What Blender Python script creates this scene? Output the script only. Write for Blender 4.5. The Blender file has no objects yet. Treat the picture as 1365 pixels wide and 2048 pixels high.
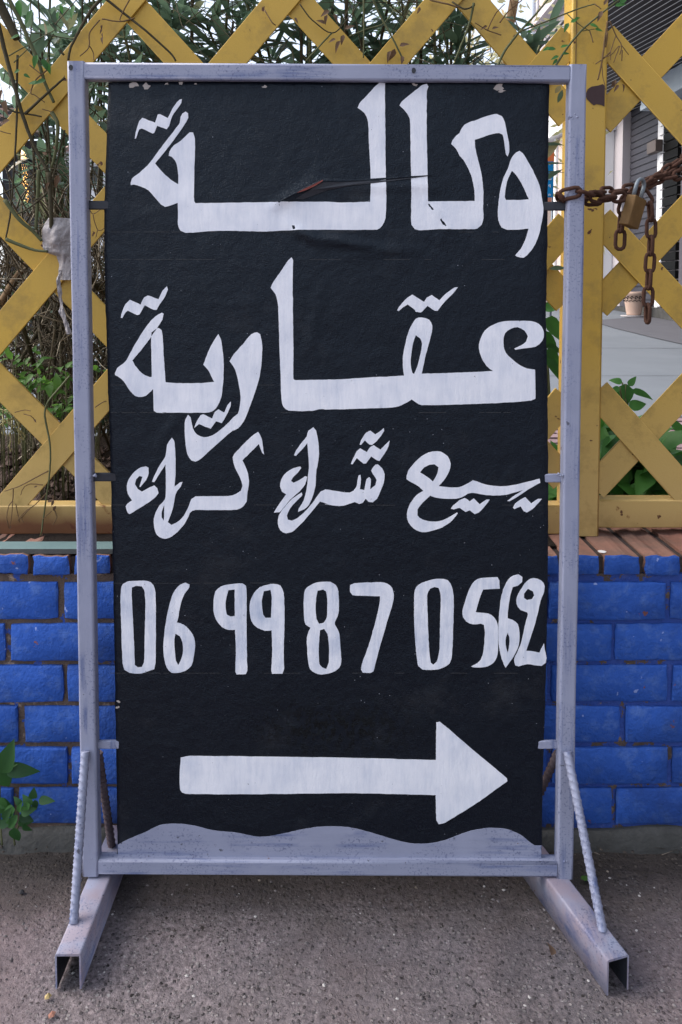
import bpy, math, random
from mathutils import Vector, Matrix, noise
from mathutils.geometry import delaunay_2d_cdt
random.seed(7)
R = math.radians
scene = bpy.context.scene
col = scene.collection

# ------------------------------------------------------------------ camera
FPX = 1550.0                       # focal length in pixels of the 1365x2048 photograph
PITCH = math.atan(0.0546)
XP, YP = 682.5, 675.63             # principal point (the photograph is a perspective-corrected crop)
CX, CD, CH = 0.0232, 1.3023, 1.0780
cam_data = bpy.data.cameras.new("camera")
cam_data.sensor_fit = 'VERTICAL'
cam_data.sensor_height = 36.0
cam_data.lens = 36.0 * FPX / 2048.0
cam_data.shift_y = -(1024.0 - YP) / 2048.0
cam_data.clip_start = 0.05
cam_data.clip_end = 2000.0
cam = bpy.data.objects.new("camera", cam_data)
cam.location = (CX, -CD, CH)
cam.rotation_euler = (R(90) - PITCH, 0, 0)
col.objects.link(cam)
scene.camera = cam

# ------------------------------------------------------------------ sky, sun, exposure
SUN_DIR = Vector((-0.90, 0.14, 0.80)).normalized()    # towards the light: veiled sun, high on the left
world = bpy.data.worlds.new("World")
scene.world = world
world.use_nodes = True
wn = world.node_tree
sky = wn.nodes.new("ShaderNodeTexSky")
sky.sky_type = 'NISHITA'
sky.sun_disc = False
sky.sun_elevation = math.asin(SUN_DIR.z)
sky.sun_rotation = math.atan2(SUN_DIR.x, SUN_DIR.y)
sky.air_density = 1.0
sky.dust_density = 4.0
sky.ozone_density = 1.0
bg = wn.nodes["Background"]
bg.inputs["Strength"].default_value = 0.10
veil = wn.nodes.new("ShaderNodeMix"); veil.data_type = 'RGBA'      # thin even cloud over the whole sky
veil.inputs[0].default_value = 0.48
veil.inputs[7].default_value = (6.6, 7.1, 8.0, 1)
wn.links.new(sky.outputs[0], veil.inputs[6]); wn.links.new(veil.outputs[2], bg.inputs["Color"])
sd = bpy.data.lights.new("sun", 'SUN')
sd.energy = 1.7
sd.angle = R(50)
sd.color = (1.0, 0.95, 0.90)
sun = bpy.data.objects.new("sun", sd)
sun.rotation_euler = SUN_DIR.to_track_quat('Z', 'Y').to_euler()
sun.location = (-3, -4, 6)
col.objects.link(sun)
scene.view_settings.view_transform = 'Standard'
scene.view_settings.look = 'None'
scene.view_settings.exposure = 1.33
scene.view_settings.gamma = 1.0
scene.view_settings.use_curve_mapping = False

# ------------------------------------------------------------------ measuring helpers
def ray(u, v):
    a, b = (u - XP) / FPX, (YP - v) / FPX
    return Vector((a, math.cos(PITCH) + b * math.sin(PITCH), -math.sin(PITCH) + b * math.cos(PITCH)))
CAM = Vector((CX, -CD, CH))
def at(u, v, Y):                    # point seen at pixel (u, v) on the upright plane y = Y
    d = ray(u, v); return CAM + d * ((Y + CD) / d.y)
def atz(u, v, z):                   # same on a level plane
    d = ray(u, v); return CAM + d * ((z - CH) / d.z)
def atp(u, v, p, n):
    d = ray(u, v); return CAM + d * ((p - CAM).dot(n) / d.dot(n))
def pxm(Y): return FPX / (Y + CD)   # pixels per metre at that distance

# ------------------------------------------------------------------ mesh helpers
OFF = {}
class MB:
    def __init__(s): s.v = []; s.f = []; s.m = []; s.sm = []
    def add(s, vs, fs, mi=0, smooth=False):
        o = len(s.v); s.v += [Vector(q) for q in vs]
        for f in fs: s.f.append([i + o for i in f]); s.m.append(mi); s.sm.append(smooth)
        return s
    def box(s, lo, hi, mi=0):
        x0, y0, z0 = lo; x1, y1, z1 = hi
        return s.add([(x0,y0,z0),(x1,y0,z0),(x1,y1,z0),(x0,y1,z0),(x0,y0,z1),(x1,y0,z1),(x1,y1,z1),(x0,y1,z1)],
                     [(0,3,2,1),(4,5,6,7),(0,1,5,4),(1,2,6,5),(2,3,7,6),(3,0,4,7)], mi)
    def bar(s, a, b, w, t, up, mi=0, r=0.0):
        """rectangular bar a->b, width w across, thickness t along up, corner radius r"""
        a, b = Vector(a), Vector(b); d = (b - a).normalized()
        up = Vector(up); up = (up - d * up.dot(d)).normalized(); sd = d.cross(up)
        if r <= 0: prof = [(-w/2,-t/2),(w/2,-t/2),(w/2,t/2),(-w/2,t/2)]
        else:
            prof = []
            for cx, cy, a0 in ((w/2-r,t/2-r,0),(-w/2+r,t/2-r,90),(-w/2+r,-t/2+r,180),(w/2-r,-t/2+r,270)):
                for k in range(4):
                    q = R(a0 + 30*k); prof.append((cx + r*math.cos(q), cy + r*math.sin(q)))
        n = len(prof)
        vs = [p + sd*x + up*y for p in (a, b) for x, y in prof]
        fs = [(i, (i+1) % n, n + (i+1) % n, n + i) for i in range(n)]
        o = len(s.v); s.add(vs, fs, mi, r > 0)
        if r > 0:
            for i in range(3, n, 4): s.sm[len(s.sm) - n + i] = False
        s.f += [[o + i for i in reversed(range(n))], [o + n + i for i in range(n)]]; s.m += [mi, mi]; s.sm += [False, False]
        return s
    def tube(s, pts, rad, seg=6, mi=0, cap=True):
        pts = [Vector(p) for p in pts]
        if not hasattr(rad, '__len__'): rad = [rad] * len(pts)
        o = len(s.v); n = len(pts); ref = Vector((0.31, 0.83, 0.47))
        for i, p in enumerate(pts):
            d = (pts[min(i+1, n-1)] - pts[max(i-1, 0)])
            d = d.normalized() if d.length > 1e-9 else Vector((0,0,1))
            e = d.cross(ref)
            if e.length < 0.05: e = d.cross(Vector((1,0,0)))
            e.normalize(); g = d.cross(e)
            for k in range(seg):
                q = 2*math.pi*k/seg; s.v.append(p + (e*math.cos(q) + g*math.sin(q))*rad[i])
        for i in range(n-1):
            for k in range(seg):
                k2 = (k+1) % seg
                s.f.append([o+i*seg+k, o+(i+1)*seg+k, o+(i+1)*seg+k2, o+i*seg+k2]); s.m.append(mi); s.sm.append(True)
        if cap:
            s.f.append([o+k for k in range(seg)]); s.m.append(mi); s.sm.append(False)
            s.f.append([o+(n-1)*seg+k for k in reversed(range(seg))]); s.m.append(mi); s.sm.append(False)
        return s
    def lathe(s, prof, c=(0,0,0), seg=24, mi=0):
        o = len(s.v); c = Vector(c)
        for r, z in prof:
            for k in range(seg):
                q = 2*math.pi*k/seg; s.v.append(c + Vector((r*math.cos(q), r*math.sin(q), z)))
        for i in range(len(prof)-1):
            for k in range(seg):
                k2 = (k+1) % seg
                s.f.append([o+i*seg+k, o+i*seg+k2, o+(i+1)*seg+k2, o+(i+1)*seg+k]); s.m.append(mi); s.sm.append(True)
        return s
    def leaf(s, base, d, nrm, L, W, curl=0.2, fold=0.25, mi=0, n=5, shape=0):
        """one leaf blade from base along d; shape 0 lance, 1 ovate"""
        d = Vector(d).normalized(); nrm = Vector(nrm); nrm = nrm - d*nrm.dot(d)
        if nrm.length < 1e-4: nrm = d.orthogonal()
        nrm.normalize(); sdv = d.cross(nrm); base = Vector(base); o = len(s.v)
        for i in range(n+1):
            t = i/n
            w = W/2*(math.sin(math.pi*min(1, t*0.97+0.03))**0.8 if shape == 0 else (math.sin(math.pi*t**0.62)**0.85))
            if i == 0 : w = W*0.06
            if i == n: w = W*0.02
            c = base + d*(L*t) - nrm*(curl*L*t*t)
            s.v += [c - sdv*w + nrm*(fold*w), c, c + sdv*w + nrm*(fold*w)]
        for i in range(n):
            a = o + 3*i
            s.f += [[a, a+1, a+4, a+3], [a+1, a+2, a+5, a+4]]; s.m += [mi, mi]; s.sm += [True, True]
        return s
    def mesh(s, name, off=(0,0,0)):
        off = Vector(off); me = bpy.data.meshes.new(name)
        me.from_pydata([tuple(v - off) for v in s.v], [], s.f); me.validate(); return me
    def build(s, name, mats, parent=None, label=None, stuff=False, bevel=0):
        off = OFF.get(parent.name, Vector()) if parent else Vector()
        me = s.mesh(name, off)
        if not isinstance(mats, (list, tuple)): mats = [mats]
        for m in mats: me.materials.append(m)
        if len(me.polygons) == len(s.m):
            me.polygons.foreach_set("material_index", s.m); me.polygons.foreach_set("use_smooth", s.sm)
        o = bpy.data.objects.new(name, me); col.objects.link(o)
        if parent: o.parent = parent; OFF[o.name] = off
        if label: o["label"] = label
        if stuff: o["kind"] = "stuff"
        if bevel:
            b = o.modifiers.new("bevel", 'BEVEL'); b.width = bevel; b.segments = 2; b.limit_method = 'ANGLE'
        return o
def thing(name, loc, label, cat, group=None):
    o = bpy.data.objects.new(name, None); o.empty_display_size = 0.05
    o.location = loc; OFF[o.name] = Vector(loc); col.objects.link(o)
    o["label"] = label; o["category"] = cat
    if group: o["group"] = group
    return o
def tag(o, label, cat, group=None):
    o["label"] = label; o["category"] = cat
    if group: o["group"] = group
    return o
def structure(o): o["kind"] = "structure"; return o
def place(name, me, loc, parent, rot=None):
    """a piece that shares its mesh with its likes"""
    o = bpy.data.objects.new(name, me); col.objects.link(o)
    if parent: o.parent = parent; o.location = Vector(loc) - OFF.get(parent.name, Vector()); OFF[o.name] = Vector(loc)
    else: o.location = loc
    if rot is not None: o.rotation_mode = 'QUATERNION'; o.rotation_quaternion = rot
    return o
def smooth_path(pts, n=4):
    pts = [Vector(p) for p in pts]; out = []
    for i in range(len(pts)-1):
        p0, p1, p2, p3 = pts[max(i-1,0)], pts[i], pts[i+1], pts[min(i+2,len(pts)-1)]
        for k in range(n):
            t = k/n
            out.append(0.5*((2*p1)+(p2-p0)*t+(2*p0-5*p1+4*p2-p3)*t*t+(3*p1-p0-3*p2+p3)*t*t*t))
    out.append(pts[-1]); return out

# ------------------------------------------------------------------ material helpers
class NT:
    def __init__(s, name):
        s.mat = bpy.data.materials.new(name); s.mat.use_nodes = True
        s.t = s.mat.node_tree; s.p = s.t.nodes["Principled BSDF"]; s.out = s.t.nodes["Material Output"]
        s.tc = s.t.nodes.new("ShaderNodeTexCoord")
    def n(s, k, **kw):
        q = s.t.nodes.new(k)
        for a, b in kw.items(): setattr(q, a, b)
        return q
    def l(s, a, b): s.t.links.new(a, b)
    def coord(s, scale=(1,1,1), which="Object"):
        m = s.n("ShaderNodeMapping"); m.inputs["Scale"].default_value = scale
        s.l(s.tc.outputs[which], m.inputs["Vector"]); return m.outputs[0]
    def noise(s, scale, detail=3, rough=0.55, vec=None, out="Fac"):
        q = s.n("ShaderNodeTexNoise"); q.inputs["Scale"].default_value = scale
        q.inputs["Detail"].default_value = detail; q.inputs["Roughness"].default_value = rough
        s.l(vec if vec is not None else s.tc.outputs["Object"], q.inputs["Vector"]); return q.outputs[out]
    def voro(s, scale, out="Distance", vec=None):
        q = s.n("ShaderNodeTexVoronoi"); q.inputs["Scale"].default_value = scale
        s.l(vec if vec is not None else s.tc.outputs["Object"], q.inputs["Vector"]); return q.outputs[out]
    def step(s, v, a, b, lo=0.0, hi=1.0):
        q = s.n("ShaderNodeMapRange"); q.inputs[1].default_value = a; q.inputs[2].default_value = b
        q.inputs[3].default_value = lo; q.inputs[4].default_value = hi; s.l(v, q.inputs[0]); return q.outputs[0]
    def math(s, op, a, b):
        q = s.n("ShaderNodeMath", operation=op)
        for i, x in enumerate((a, b)):
            if isinstance(x, (int, float)): q.inputs[i].default_value = x
            else: s.l(x, q.inputs[i])
        return q.outputs[0]
    def mix(s, fac, a, b):
        q = s.n("ShaderNodeMix", data_type='RGBA')
        if isinstance(fac, (int, float)): q.inputs[0].default_value = fac
        else: s.l(fac, q.inputs[0])
        for i, x in ((6, a), (7, b)):
            if isinstance(x, tuple): q.inputs[i].default_value = (*x[:3], 1)
            else: s.l(x, q.inputs[i])
        return q.outputs[2]
    def xyz(s):
        q = s.n("ShaderNodeSeparateXYZ"); s.l(s.tc.outputs["Object"], q.inputs[0]); return q.outputs
    def world(s):
        g = s.n("ShaderNodeNewGeometry"); q = s.n("ShaderNodeSeparateXYZ"); s.l(g.outputs["Position"], q.inputs[0]); return g.outputs["Position"], q.outputs
    def rnd(s): return s.n("ShaderNodeObjectInfo").outputs["Random"]
    def island(s): return s.n("ShaderNodeNewGeometry").outputs["Random Per Island"]
    def done(s, base, rough=0.6, bump=None, strength=0.4, dist=0.002, spec=0.4, metal=0.0):
        if isinstance(base, tuple): s.p.inputs["Base Color"].default_value = (*base, 1)
        else: s.l(base, s.p.inputs["Base Color"])
        if isinstance(rough, (int, float)): s.p.inputs["Roughness"].default_value = rough
        else: s.l(rough, s.p.inputs["Roughness"])
        s.p.inputs["Specular IOR Level"].default_value = spec; s.p.inputs["Metallic"].default_value = metal
        if bump is not None:
            b = s.n("ShaderNodeBump"); b.inputs["Strength"].default_value = strength; b.inputs["Distance"].default_value = dist
            s.l(bump, b.inputs["Height"]); s.l(b.outputs[0], s.p.inputs["Normal"])
        return s.mat

def m_frame(name, scale, dusty=False):
    a = NT(name); v = a.coord(scale)
    streak = a.step(a.noise(1.0, 5, 0.7, v), 0.50, 0.66)
    scuff = a.step(a.noise(260, 3, 0.6), 0.56, 0.63)
    patch = a.step(a.noise(11, 3), 0.42, 0.54)
    spot = a.step(a.noise(60, 4, 0.65), 0.665, 0.70)
    rust = a.step(a.noise(34, 5, 0.75), 0.68, 0.705)
    c = a.mix(a.noise(14, 3), (0.235, 0.255, 0.355), (0.33, 0.35, 0.465))
    if dusty: c = a.mix(a.math('MULTIPLY', a.step(a.noise(16, 4, 0.6), 0.34, 0.60), 0.75), c, (0.30, 0.235, 0.27))
    c = a.mix(a.math('MULTIPLY', a.math('MULTIPLY', streak, patch), 0.85), c, (0.075, 0.11, 0.25))
    c = a.mix(a.math('MULTIPLY', a.math('MULTIPLY', scuff, patch), 0.6), c, (0.07, 0.085, 0.17))
    c = a.mix(a.math('MULTIPLY', spot, 0.8), c, (0.05, 0.05, 0.07))
    c = a.mix(a.math('MULTIPLY', rust, 0.9), c, (0.16, 0.07, 0.035))
    h = a.math('ADD', a.noise(1.0, 4, 0.6, v), a.math('MULTIPLY', a.noise(120, 3), 0.5))
    return a.done(c, 0.48, h, 0.35, 0.0015)
def m_letter(name, thin):
    a = NT(name)
    br = a.step(a.noise(1.0, 4, 0.7, a.coord((90, 1, 14))), 0.42, 0.78)
    br2 = a.step(a.noise(18, 3), 0.40, 0.75)
    c = a.mix(a.math('MULTIPLY', a.math('ADD', br, br2), 0.50 if thin else 0.30), (0.83, 0.84, 0.90), (0.36, 0.43, 0.58))
    ch = a.step(a.noise(140, 3, 0.7), 0.72, 0.75)
    c = a.mix(ch, c, (0.06, 0.07, 0.09))
    return a.done(c, 0.5, a.math('ADD', a.noise(1, 3, 0.6, a.coord((300, 1, 40))), a.noise(240, 3)), 0.35, 0.001)
def m_vinyl():
    a = NT("black_vinyl")
    weave = a.math('ADD', a.noise(1, 2, 0.5, a.coord((900, 1, 160))), a.noise(1, 2, 0.5, a.coord((160, 1, 900))))
    lump = a.noise(60, 4, 0.6)
    h = a.math('ADD', a.math('MULTIPLY', weave, 0.4), a.math('ADD', lump, a.math('MULTIPLY', a.noise(16, 3), 1.4)))
    x, y, z = a.xyz()
    c = a.mix(a.noise(5, 4, 0.6), (0.0012, 0.0022, 0.006), (0.003, 0.0042, 0.009))
    c = a.mix(a.math('MULTIPLY', a.step(a.noise(7, 5, 0.7), 0.55, 0.75), 0.4), c, (0.035, 0.035, 0.038))
    speck = a.math('MULTIPLY', a.step(a.voro(70), 0.055, 0.035), a.step(a.noise(30, 1), 0.52, 0.58))
    c = a.mix(a.math('MULTIPLY', speck, 0.75), c, (0.45, 0.47, 0.52))
    # dried splash above the arrow
    bx = a.math('MULTIPLY', a.step(x, -0.17, -0.04), a.step(x, 0.19, 0.08))
    bz = a.math('MULTIPLY', a.step(z, 0.25, 0.32), a.step(z, 0.39, 0.33))
    wet = a.math('MULTIPLY', a.math('MULTIPLY', bx, bz), a.step(a.noise(1, 3, 0.6, a.coord((85, 1, 55))), 0.485, 0.53))
    c = a.mix(wet, c, (0.001, 0.001, 0.0012))
    rough = a.math('SUBTRACT', a.step(a.noise(8, 4), 0.35, 0.7, 0.27, 0.44), a.math('MULTIPLY', wet, 0.1))
    return a.done(c, rough, h, 0.8, 0.0026, 0.34)
def m_brick():
    a = NT("blue_painted_brick"); pos, _ = a.world()
    r = a.rnd()
    c = a.mix(a.noise(11, 4, 0.6, pos), (0.020, 0.080, 0.38), (0.042, 0.130, 0.49))
    c = a.mix(a.math('MULTIPLY', a.step(a.noise(34, 4, 0.7, pos), 0.50, 0.66), 0.5), c, (0.11, 0.20, 0.48))
    c = a.mix(a.step(r, 0, 1, 0.0, 0.3), c, (0.024, 0.078, 0.32))
    c = a.mix(a.step(a.noise(26, 5, 0.65, pos), 0.675, 0.695), c, (0.24, 0.09, 0.055))
    c = a.mix(a.math('MULTIPLY', a.step(a.noise(5, 5, 0.7, pos), 0.50, 0.64), 0.45), c, (0.018, 0.045, 0.17))
    c = a.mix(a.step(a.noise(60, 2, 0.5, pos), 0.72, 0.75), c, (0.25, 0.33, 0.65))
    # damp dirt near the pavement
    z = a.world()[1][2]
    low = a.math('MULTIPLY', a.step(z, 0.17, 0.03), a.step(a.noise(9, 4, 0.6, pos), 0.40, 0.62))
    c = a.mix(a.math('MULTIPLY', low, 0.75), c, (0.03, 0.045, 0.12))
    h = a.math('ADD', a.noise(36, 5, 0.6, pos), a.math('MULTIPLY', a.noise(190, 3, 0.6, pos), 0.35))
    return a.done(c, 0.72, h, 0.9, 0.006, 0.2)
def m_mortar():
    a = NT("mortar")
    x = a.xyz()[0]
    c = a.mix(a.noise(30, 5, 0.7), (0.045, 0.034, 0.030), (0.19, 0.14, 0.115))
    c = a.mix(a.math('MULTIPLY', a.step(a.noise(22, 4, 0.7), 0.58, 0.66), 0.8), c, (0.38, 0.29, 0.23))
    side = a.step(x, -0.25, 0.45, 0.61, 0.44)
    bl = a.n("ShaderNodeMath", operation='GREATER_THAN'); a.l(a.noise(17, 5, 0.7), bl.inputs[0]); a.l(side, bl.inputs[1])
    c = a.mix(a.math('MULTIPLY', bl.outputs[0], 0.85), c, (0.03, 0.085, 0.36))
    return a.done(c, 0.95, a.noise(90, 5, 0.7), 0.9, 0.006, 0.1)
def m_terracotta():
    a = NT("terracotta"); pos, _ = a.world()
    c = a.mix(a.noise(14, 4, 0.6, pos), (0.25, 0.105, 0.07), (0.34, 0.19, 0.15))
    c = a.mix(a.math('MULTIPLY', a.step(a.noise(8, 5, 0.7, pos), 0.45, 0.62), 0.6), c, (0.12, 0.095, 0.08))
    c = a.mix(a.step(a.rnd(), 0, 1, 0, 0.5), c, (0.26, 0.16, 0.13))
    return a.done(c, 0.9, a.noise(120, 4, 0.7, pos), 0.5, 0.003, 0.2)
def m_yellow(name, rust_z=None, rusty=0.5):
    a = NT(name); pos, w = a.world()
    c = a.mix(a.noise(4.5, 3, 0.5, pos), (0.60, 0.37, 0.048), (0.55, 0.36, 0.082))
    c = a.mix(a.math('MULTIPLY', a.step(w[2], 0.98, 0.62), 0.75), c, (0.54, 0.395, 0.185))      # sun-bleached and chalky towards the bottom
    c = a.mix(a.math('MULTIPLY', a.noise(700, 2, 0.5, pos), 0.30), c, (0.33, 0.19, 0.02))
    c = a.mix(a.math('MULTIPLY', a.step(a.noise(13, 5, 0.7, pos), 0.50, 0.66), 0.5), c, (0.26, 0.175, 0.05))
    c = a.mix(a.step(a.noise(42, 3, 0.5, pos), 0.70, 0.725), c, (0.10, 0.035, 0.015))
    if rust_z:
        e = a.math('ADD', w[2], a.math('MULTIPLY', a.noise(26, 4, 0.6, pos), 0.030))
        k = a.math('MULTIPLY', a.step(e, rust_z + 0.078, rust_z + 0.036), a.step(w[0], 0.0, -0.3, 0.25, 1.0))
        c = a.mix(a.math('MULTIPLY', k, 0.92), c, (0.12, 0.036, 0.016))
        c = a.mix(a.step(a.noise(30, 4, 0.6, pos), 0.63, 0.70), c, (0.19, 0.075, 0.02))
    return a.done(c, 0.5, a.noise(420, 2, 0.5, pos), 0.25, 0.0012, 0.35)
def m_rust(name="rusty_iron", a1=(0.036, 0.018, 0.013), b1=(0.095, 0.040, 0.024)):
    a = NT(name); pos, _ = a.world()
    return a.done(a.mix(a.noise(150, 4, 0.7, pos), a1, b1), 0.85, a.noise(300, 4, 0.7, pos), 0.7, 0.0015, 0.3)
def m_plain(name, c1, c2, sc=12, rough=0.7, bump=60, strength=0.35, dist=0.003, spec=0.3, metal=0.0, rnd=0.0):
    a = NT(name); pos, _ = a.world()
    c = a.mix(a.noise(sc, 4, 0.6, pos), c1, c2)
    if rnd: c = a.mix(a.step(a.rnd(), 0, 1, 0, rnd), c, tuple(x*0.55 for x in c1))
    return a.done(c, rough, a.noise(bump, 4, 0.6, pos), strength, dist, spec, metal)
def m_leaf(name, c1, c2, c3=None, trans=0.35, rough=0.45, obj=False):
    a = NT(name)
    f = a.rnd() if obj else a.island()
    c = a.mix(f, c1, c2)
    c = a.mix(a.math('MULTIPLY', a.noise(25, 3), 0.3), c, tuple(x*0.55 for x in c1))
    if c3: c = a.mix(a.step(f, 0.90, 0.93), c, c3)
    a.done(c, rough, a.noise(90, 3), 0.25, 0.001, 0.4)
    tr = a.n("ShaderNodeBsdfTranslucent"); a.l(a.mix(0.5, c, tuple(min(1, x*1.8) for x in c2)), tr.inputs[0])
    mx = a.n("ShaderNodeMixShader"); mx.inputs[0].default_value = trans
    a.l(a.p.outputs[0], mx.inputs[1]); a.l(tr.outputs[0], mx.inputs[2]); a.l(mx.outputs[0], a.out.inputs[0]); return a.mat
def m_ground():
    a = NT("asphalt"); pos, w = a.world()
    d = a.voro(125, vec=pos); dc = a.voro(125, "Color", vec=pos)
    sep = a.n("ShaderNodeSeparateColor"); a.l(dc, sep.inputs[0])
    big = a.noise(3.2, 4, 0.6, pos)
    c = a.mix(a.step(a.noise(120, 5, 0.75, pos), 0.30, 0.70), (0.050, 0.041, 0.045), (0.335, 0.282, 0.295))
    c = a.mix(a.math('MULTIPLY', a.step(big, 0.42, 0.62), 0.5), c, (0.105, 0.10, 0.11))
    stone = a.math('MULTIPLY', a.step(d, 0.42, 0.28), a.step(sep.outputs[0], 0.45, 0.50))
    c = a.mix(a.math('MULTIPLY', stone, 0.8), c, a.mix(sep.outputs[1], (0.020, 0.018, 0.021), (0.36, 0.33, 0.33)))
    c = a.mix(a.step(a.noise(150, 3, 0.6, pos), 0.66, 0.70), c, (0.36, 0.34, 0.34))
    c = a.mix(a.step(a.noise(95, 3, 0.6, pos), 0.38, 0.33), c, (0.020, 0.017, 0.017))
    # pinkish mortar smear by the left foot
    pk = a.math('MULTIPLY', a.step(a.math('ADD', w[0], a.math('MULTIPLY', a.noise(9, 3, 0.6, pos), 0.12)), -0.36, -0.45), a.step(w[1], 0.10, 0.03))
    c = a.mix(a.math('MULTIPLY', pk, 0.6), c, (0.225, 0.17, 0.175))
    # a hairline crack and old stains
    st = a.math('MULTIPLY', a.step(a.noise(4.5, 5, 0.65, pos), 0.53, 0.62), 0.42); c = a.mix(st, c, (0.075, 0.066, 0.070))
    pk2 = a.math('MULTIPLY', a.step(a.noise(2.6, 3, 0.6, pos), 0.55, 0.68), 0.30); c = a.mix(pk2, c, (0.22, 0.165, 0.165))
    # contact shadow under the sign, put into the ground colour
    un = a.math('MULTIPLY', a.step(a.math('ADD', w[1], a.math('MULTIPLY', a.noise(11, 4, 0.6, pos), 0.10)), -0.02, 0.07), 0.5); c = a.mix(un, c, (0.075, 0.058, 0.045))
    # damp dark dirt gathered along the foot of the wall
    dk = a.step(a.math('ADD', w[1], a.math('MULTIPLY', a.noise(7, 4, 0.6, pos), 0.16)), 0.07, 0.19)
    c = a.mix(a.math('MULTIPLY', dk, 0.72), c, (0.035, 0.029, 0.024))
    h = a.math('ADD', a.math('MULTIPLY', a.noise(85, 5, 0.75, pos), 1.0), a.math('ADD', a.math('MULTIPLY', stone, 0.35), a.noise(20, 3, 0.6, pos)))
    return a.done(c, a.step(a.noise(40, 3, 0.6, pos), 0.3, 0.7, 0.62, 0.9), h, 0.95, 0.009, 0.3)

M = {}
M['post'] = m_frame("lavender_paint_upright", (70, 70, 3.2))
M['bar'] = m_frame("lavender_paint_level", (3.2, 70, 70))
M['letter'] = m_letter("white_letter_paint", False)
M['digit'] = m_letter("white_digit_paint", True)
M['vinyl'] = m_vinyl(); M['vinyl'].node_tree.nodes['Principled BSDF'].inputs['Specular Tint'].default_value = (0.72, 0.86, 1.0, 1)
M['brick'] = m_brick(); M['mortar'] = m_mortar(); M['terra'] = m_terracotta()
M['yellow'] = m_yellow("yellow_paint")
M['rust'] = m_rust()
M['brass'] = m_plain("dull_brass", (0.085, 0.046, 0.015), (0.22, 0.125, 0.045), 60, 0.65, 200, 0.4, 0.001, 0.3, 0.0)
M['steel'] = m_plain("steel", (0.13, 0.16, 0.19), (0.26, 0.30, 0.34), 80, 0.5, 200, 0.3, 0.001, 0.5, 0.5)
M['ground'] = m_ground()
M['twig'] = m_plain("twig_bark", (0.035, 0.030, 0.018), (0.10, 0.085, 0.05), 60, 0.85, 200, 0.6, 0.002, 0.2, 0, 0.3)
M['greentwig'] = m_plain("green_stem", (0.06, 0.075, 0.03), (0.12, 0.12, 0.055), 40, 0.7, 150, 0.4, 0.002, 0.3)
M['drytwig'] = m_plain("dry_stem", (0.10, 0.06, 0.03), (0.20, 0.13, 0.07), 60, 0.85, 200, 0.4, 0.001, 0.2)
M['black_metal'] = m_plain("blackened_metal", (0.012, 0.014, 0.02), (0.035, 0.038, 0.05), 50, 0.5, 120, 0.4, 0.002, 0.4)

# ================================================================== large structure: ground, wall, fence
YW = 0.152                                   # face of the brick wall
ZC = at(1250, 1112, YW - 0.003).z            # top of the coping
YF = atz(1180, 1070, ZC).y                   # front of the fence
S_F = pxm(YF)

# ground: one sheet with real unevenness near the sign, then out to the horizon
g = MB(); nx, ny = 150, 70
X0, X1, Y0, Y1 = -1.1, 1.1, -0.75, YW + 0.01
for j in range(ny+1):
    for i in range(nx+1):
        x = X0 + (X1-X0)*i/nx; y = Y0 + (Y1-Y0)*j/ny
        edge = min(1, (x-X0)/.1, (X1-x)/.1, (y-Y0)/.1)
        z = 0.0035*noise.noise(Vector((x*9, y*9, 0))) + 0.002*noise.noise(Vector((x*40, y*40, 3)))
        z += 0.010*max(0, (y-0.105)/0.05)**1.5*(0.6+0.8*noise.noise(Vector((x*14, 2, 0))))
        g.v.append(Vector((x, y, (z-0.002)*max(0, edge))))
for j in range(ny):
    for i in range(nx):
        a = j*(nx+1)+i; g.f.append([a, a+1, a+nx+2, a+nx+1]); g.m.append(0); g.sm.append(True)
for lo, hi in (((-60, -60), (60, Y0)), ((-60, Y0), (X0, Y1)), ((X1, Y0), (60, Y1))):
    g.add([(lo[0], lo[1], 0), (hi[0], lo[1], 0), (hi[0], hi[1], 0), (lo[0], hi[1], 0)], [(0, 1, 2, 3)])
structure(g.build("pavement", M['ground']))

wall = thing("brick_wall", (0, YW, 0), "low brick wall painted bright blue under the yellow lattice fence", "wall")
w = MB(); w.box((-2.2, YW + 0.0065, -0.05), (2.2, YW + 0.24, ZC - 0.038)); w.build("mortar", M['mortar'], wall)
M['plinth'] = m_plain("grey_plinth", (0.030, 0.029, 0.026), (0.115, 0.115, 0.112), 14, 0.9, 70, 0.8, 0.006, 0.2)
pl = MB(); n = 120; zt = at(600, 1668, YW - .012).z
for i in range(n+1):
    x = -2.2 + 4.4*i/n; e = 0.006*noise.noise(Vector((x*6, 0, 1))); e2 = 0.008*noise.noise(Vector((x*7, 5, 1)))
    pl.v += [Vector((x, YW - 0.013 + e, -0.03)), Vector((x, YW - 0.010 + e, zt - 0.006 + e2)), Vector((x, YW - 0.003, zt + e2)), Vector((x, YW + 0.02, zt + 0.002 + e2))]
for i in range(n):
    for k in range(3):
        a = 4*i + k; pl.f.append([a, a+4, a+5, a+1]); pl.m.append(0); pl.sm.append(True)
pl.build("plinth", M['plinth'], wall)

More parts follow.
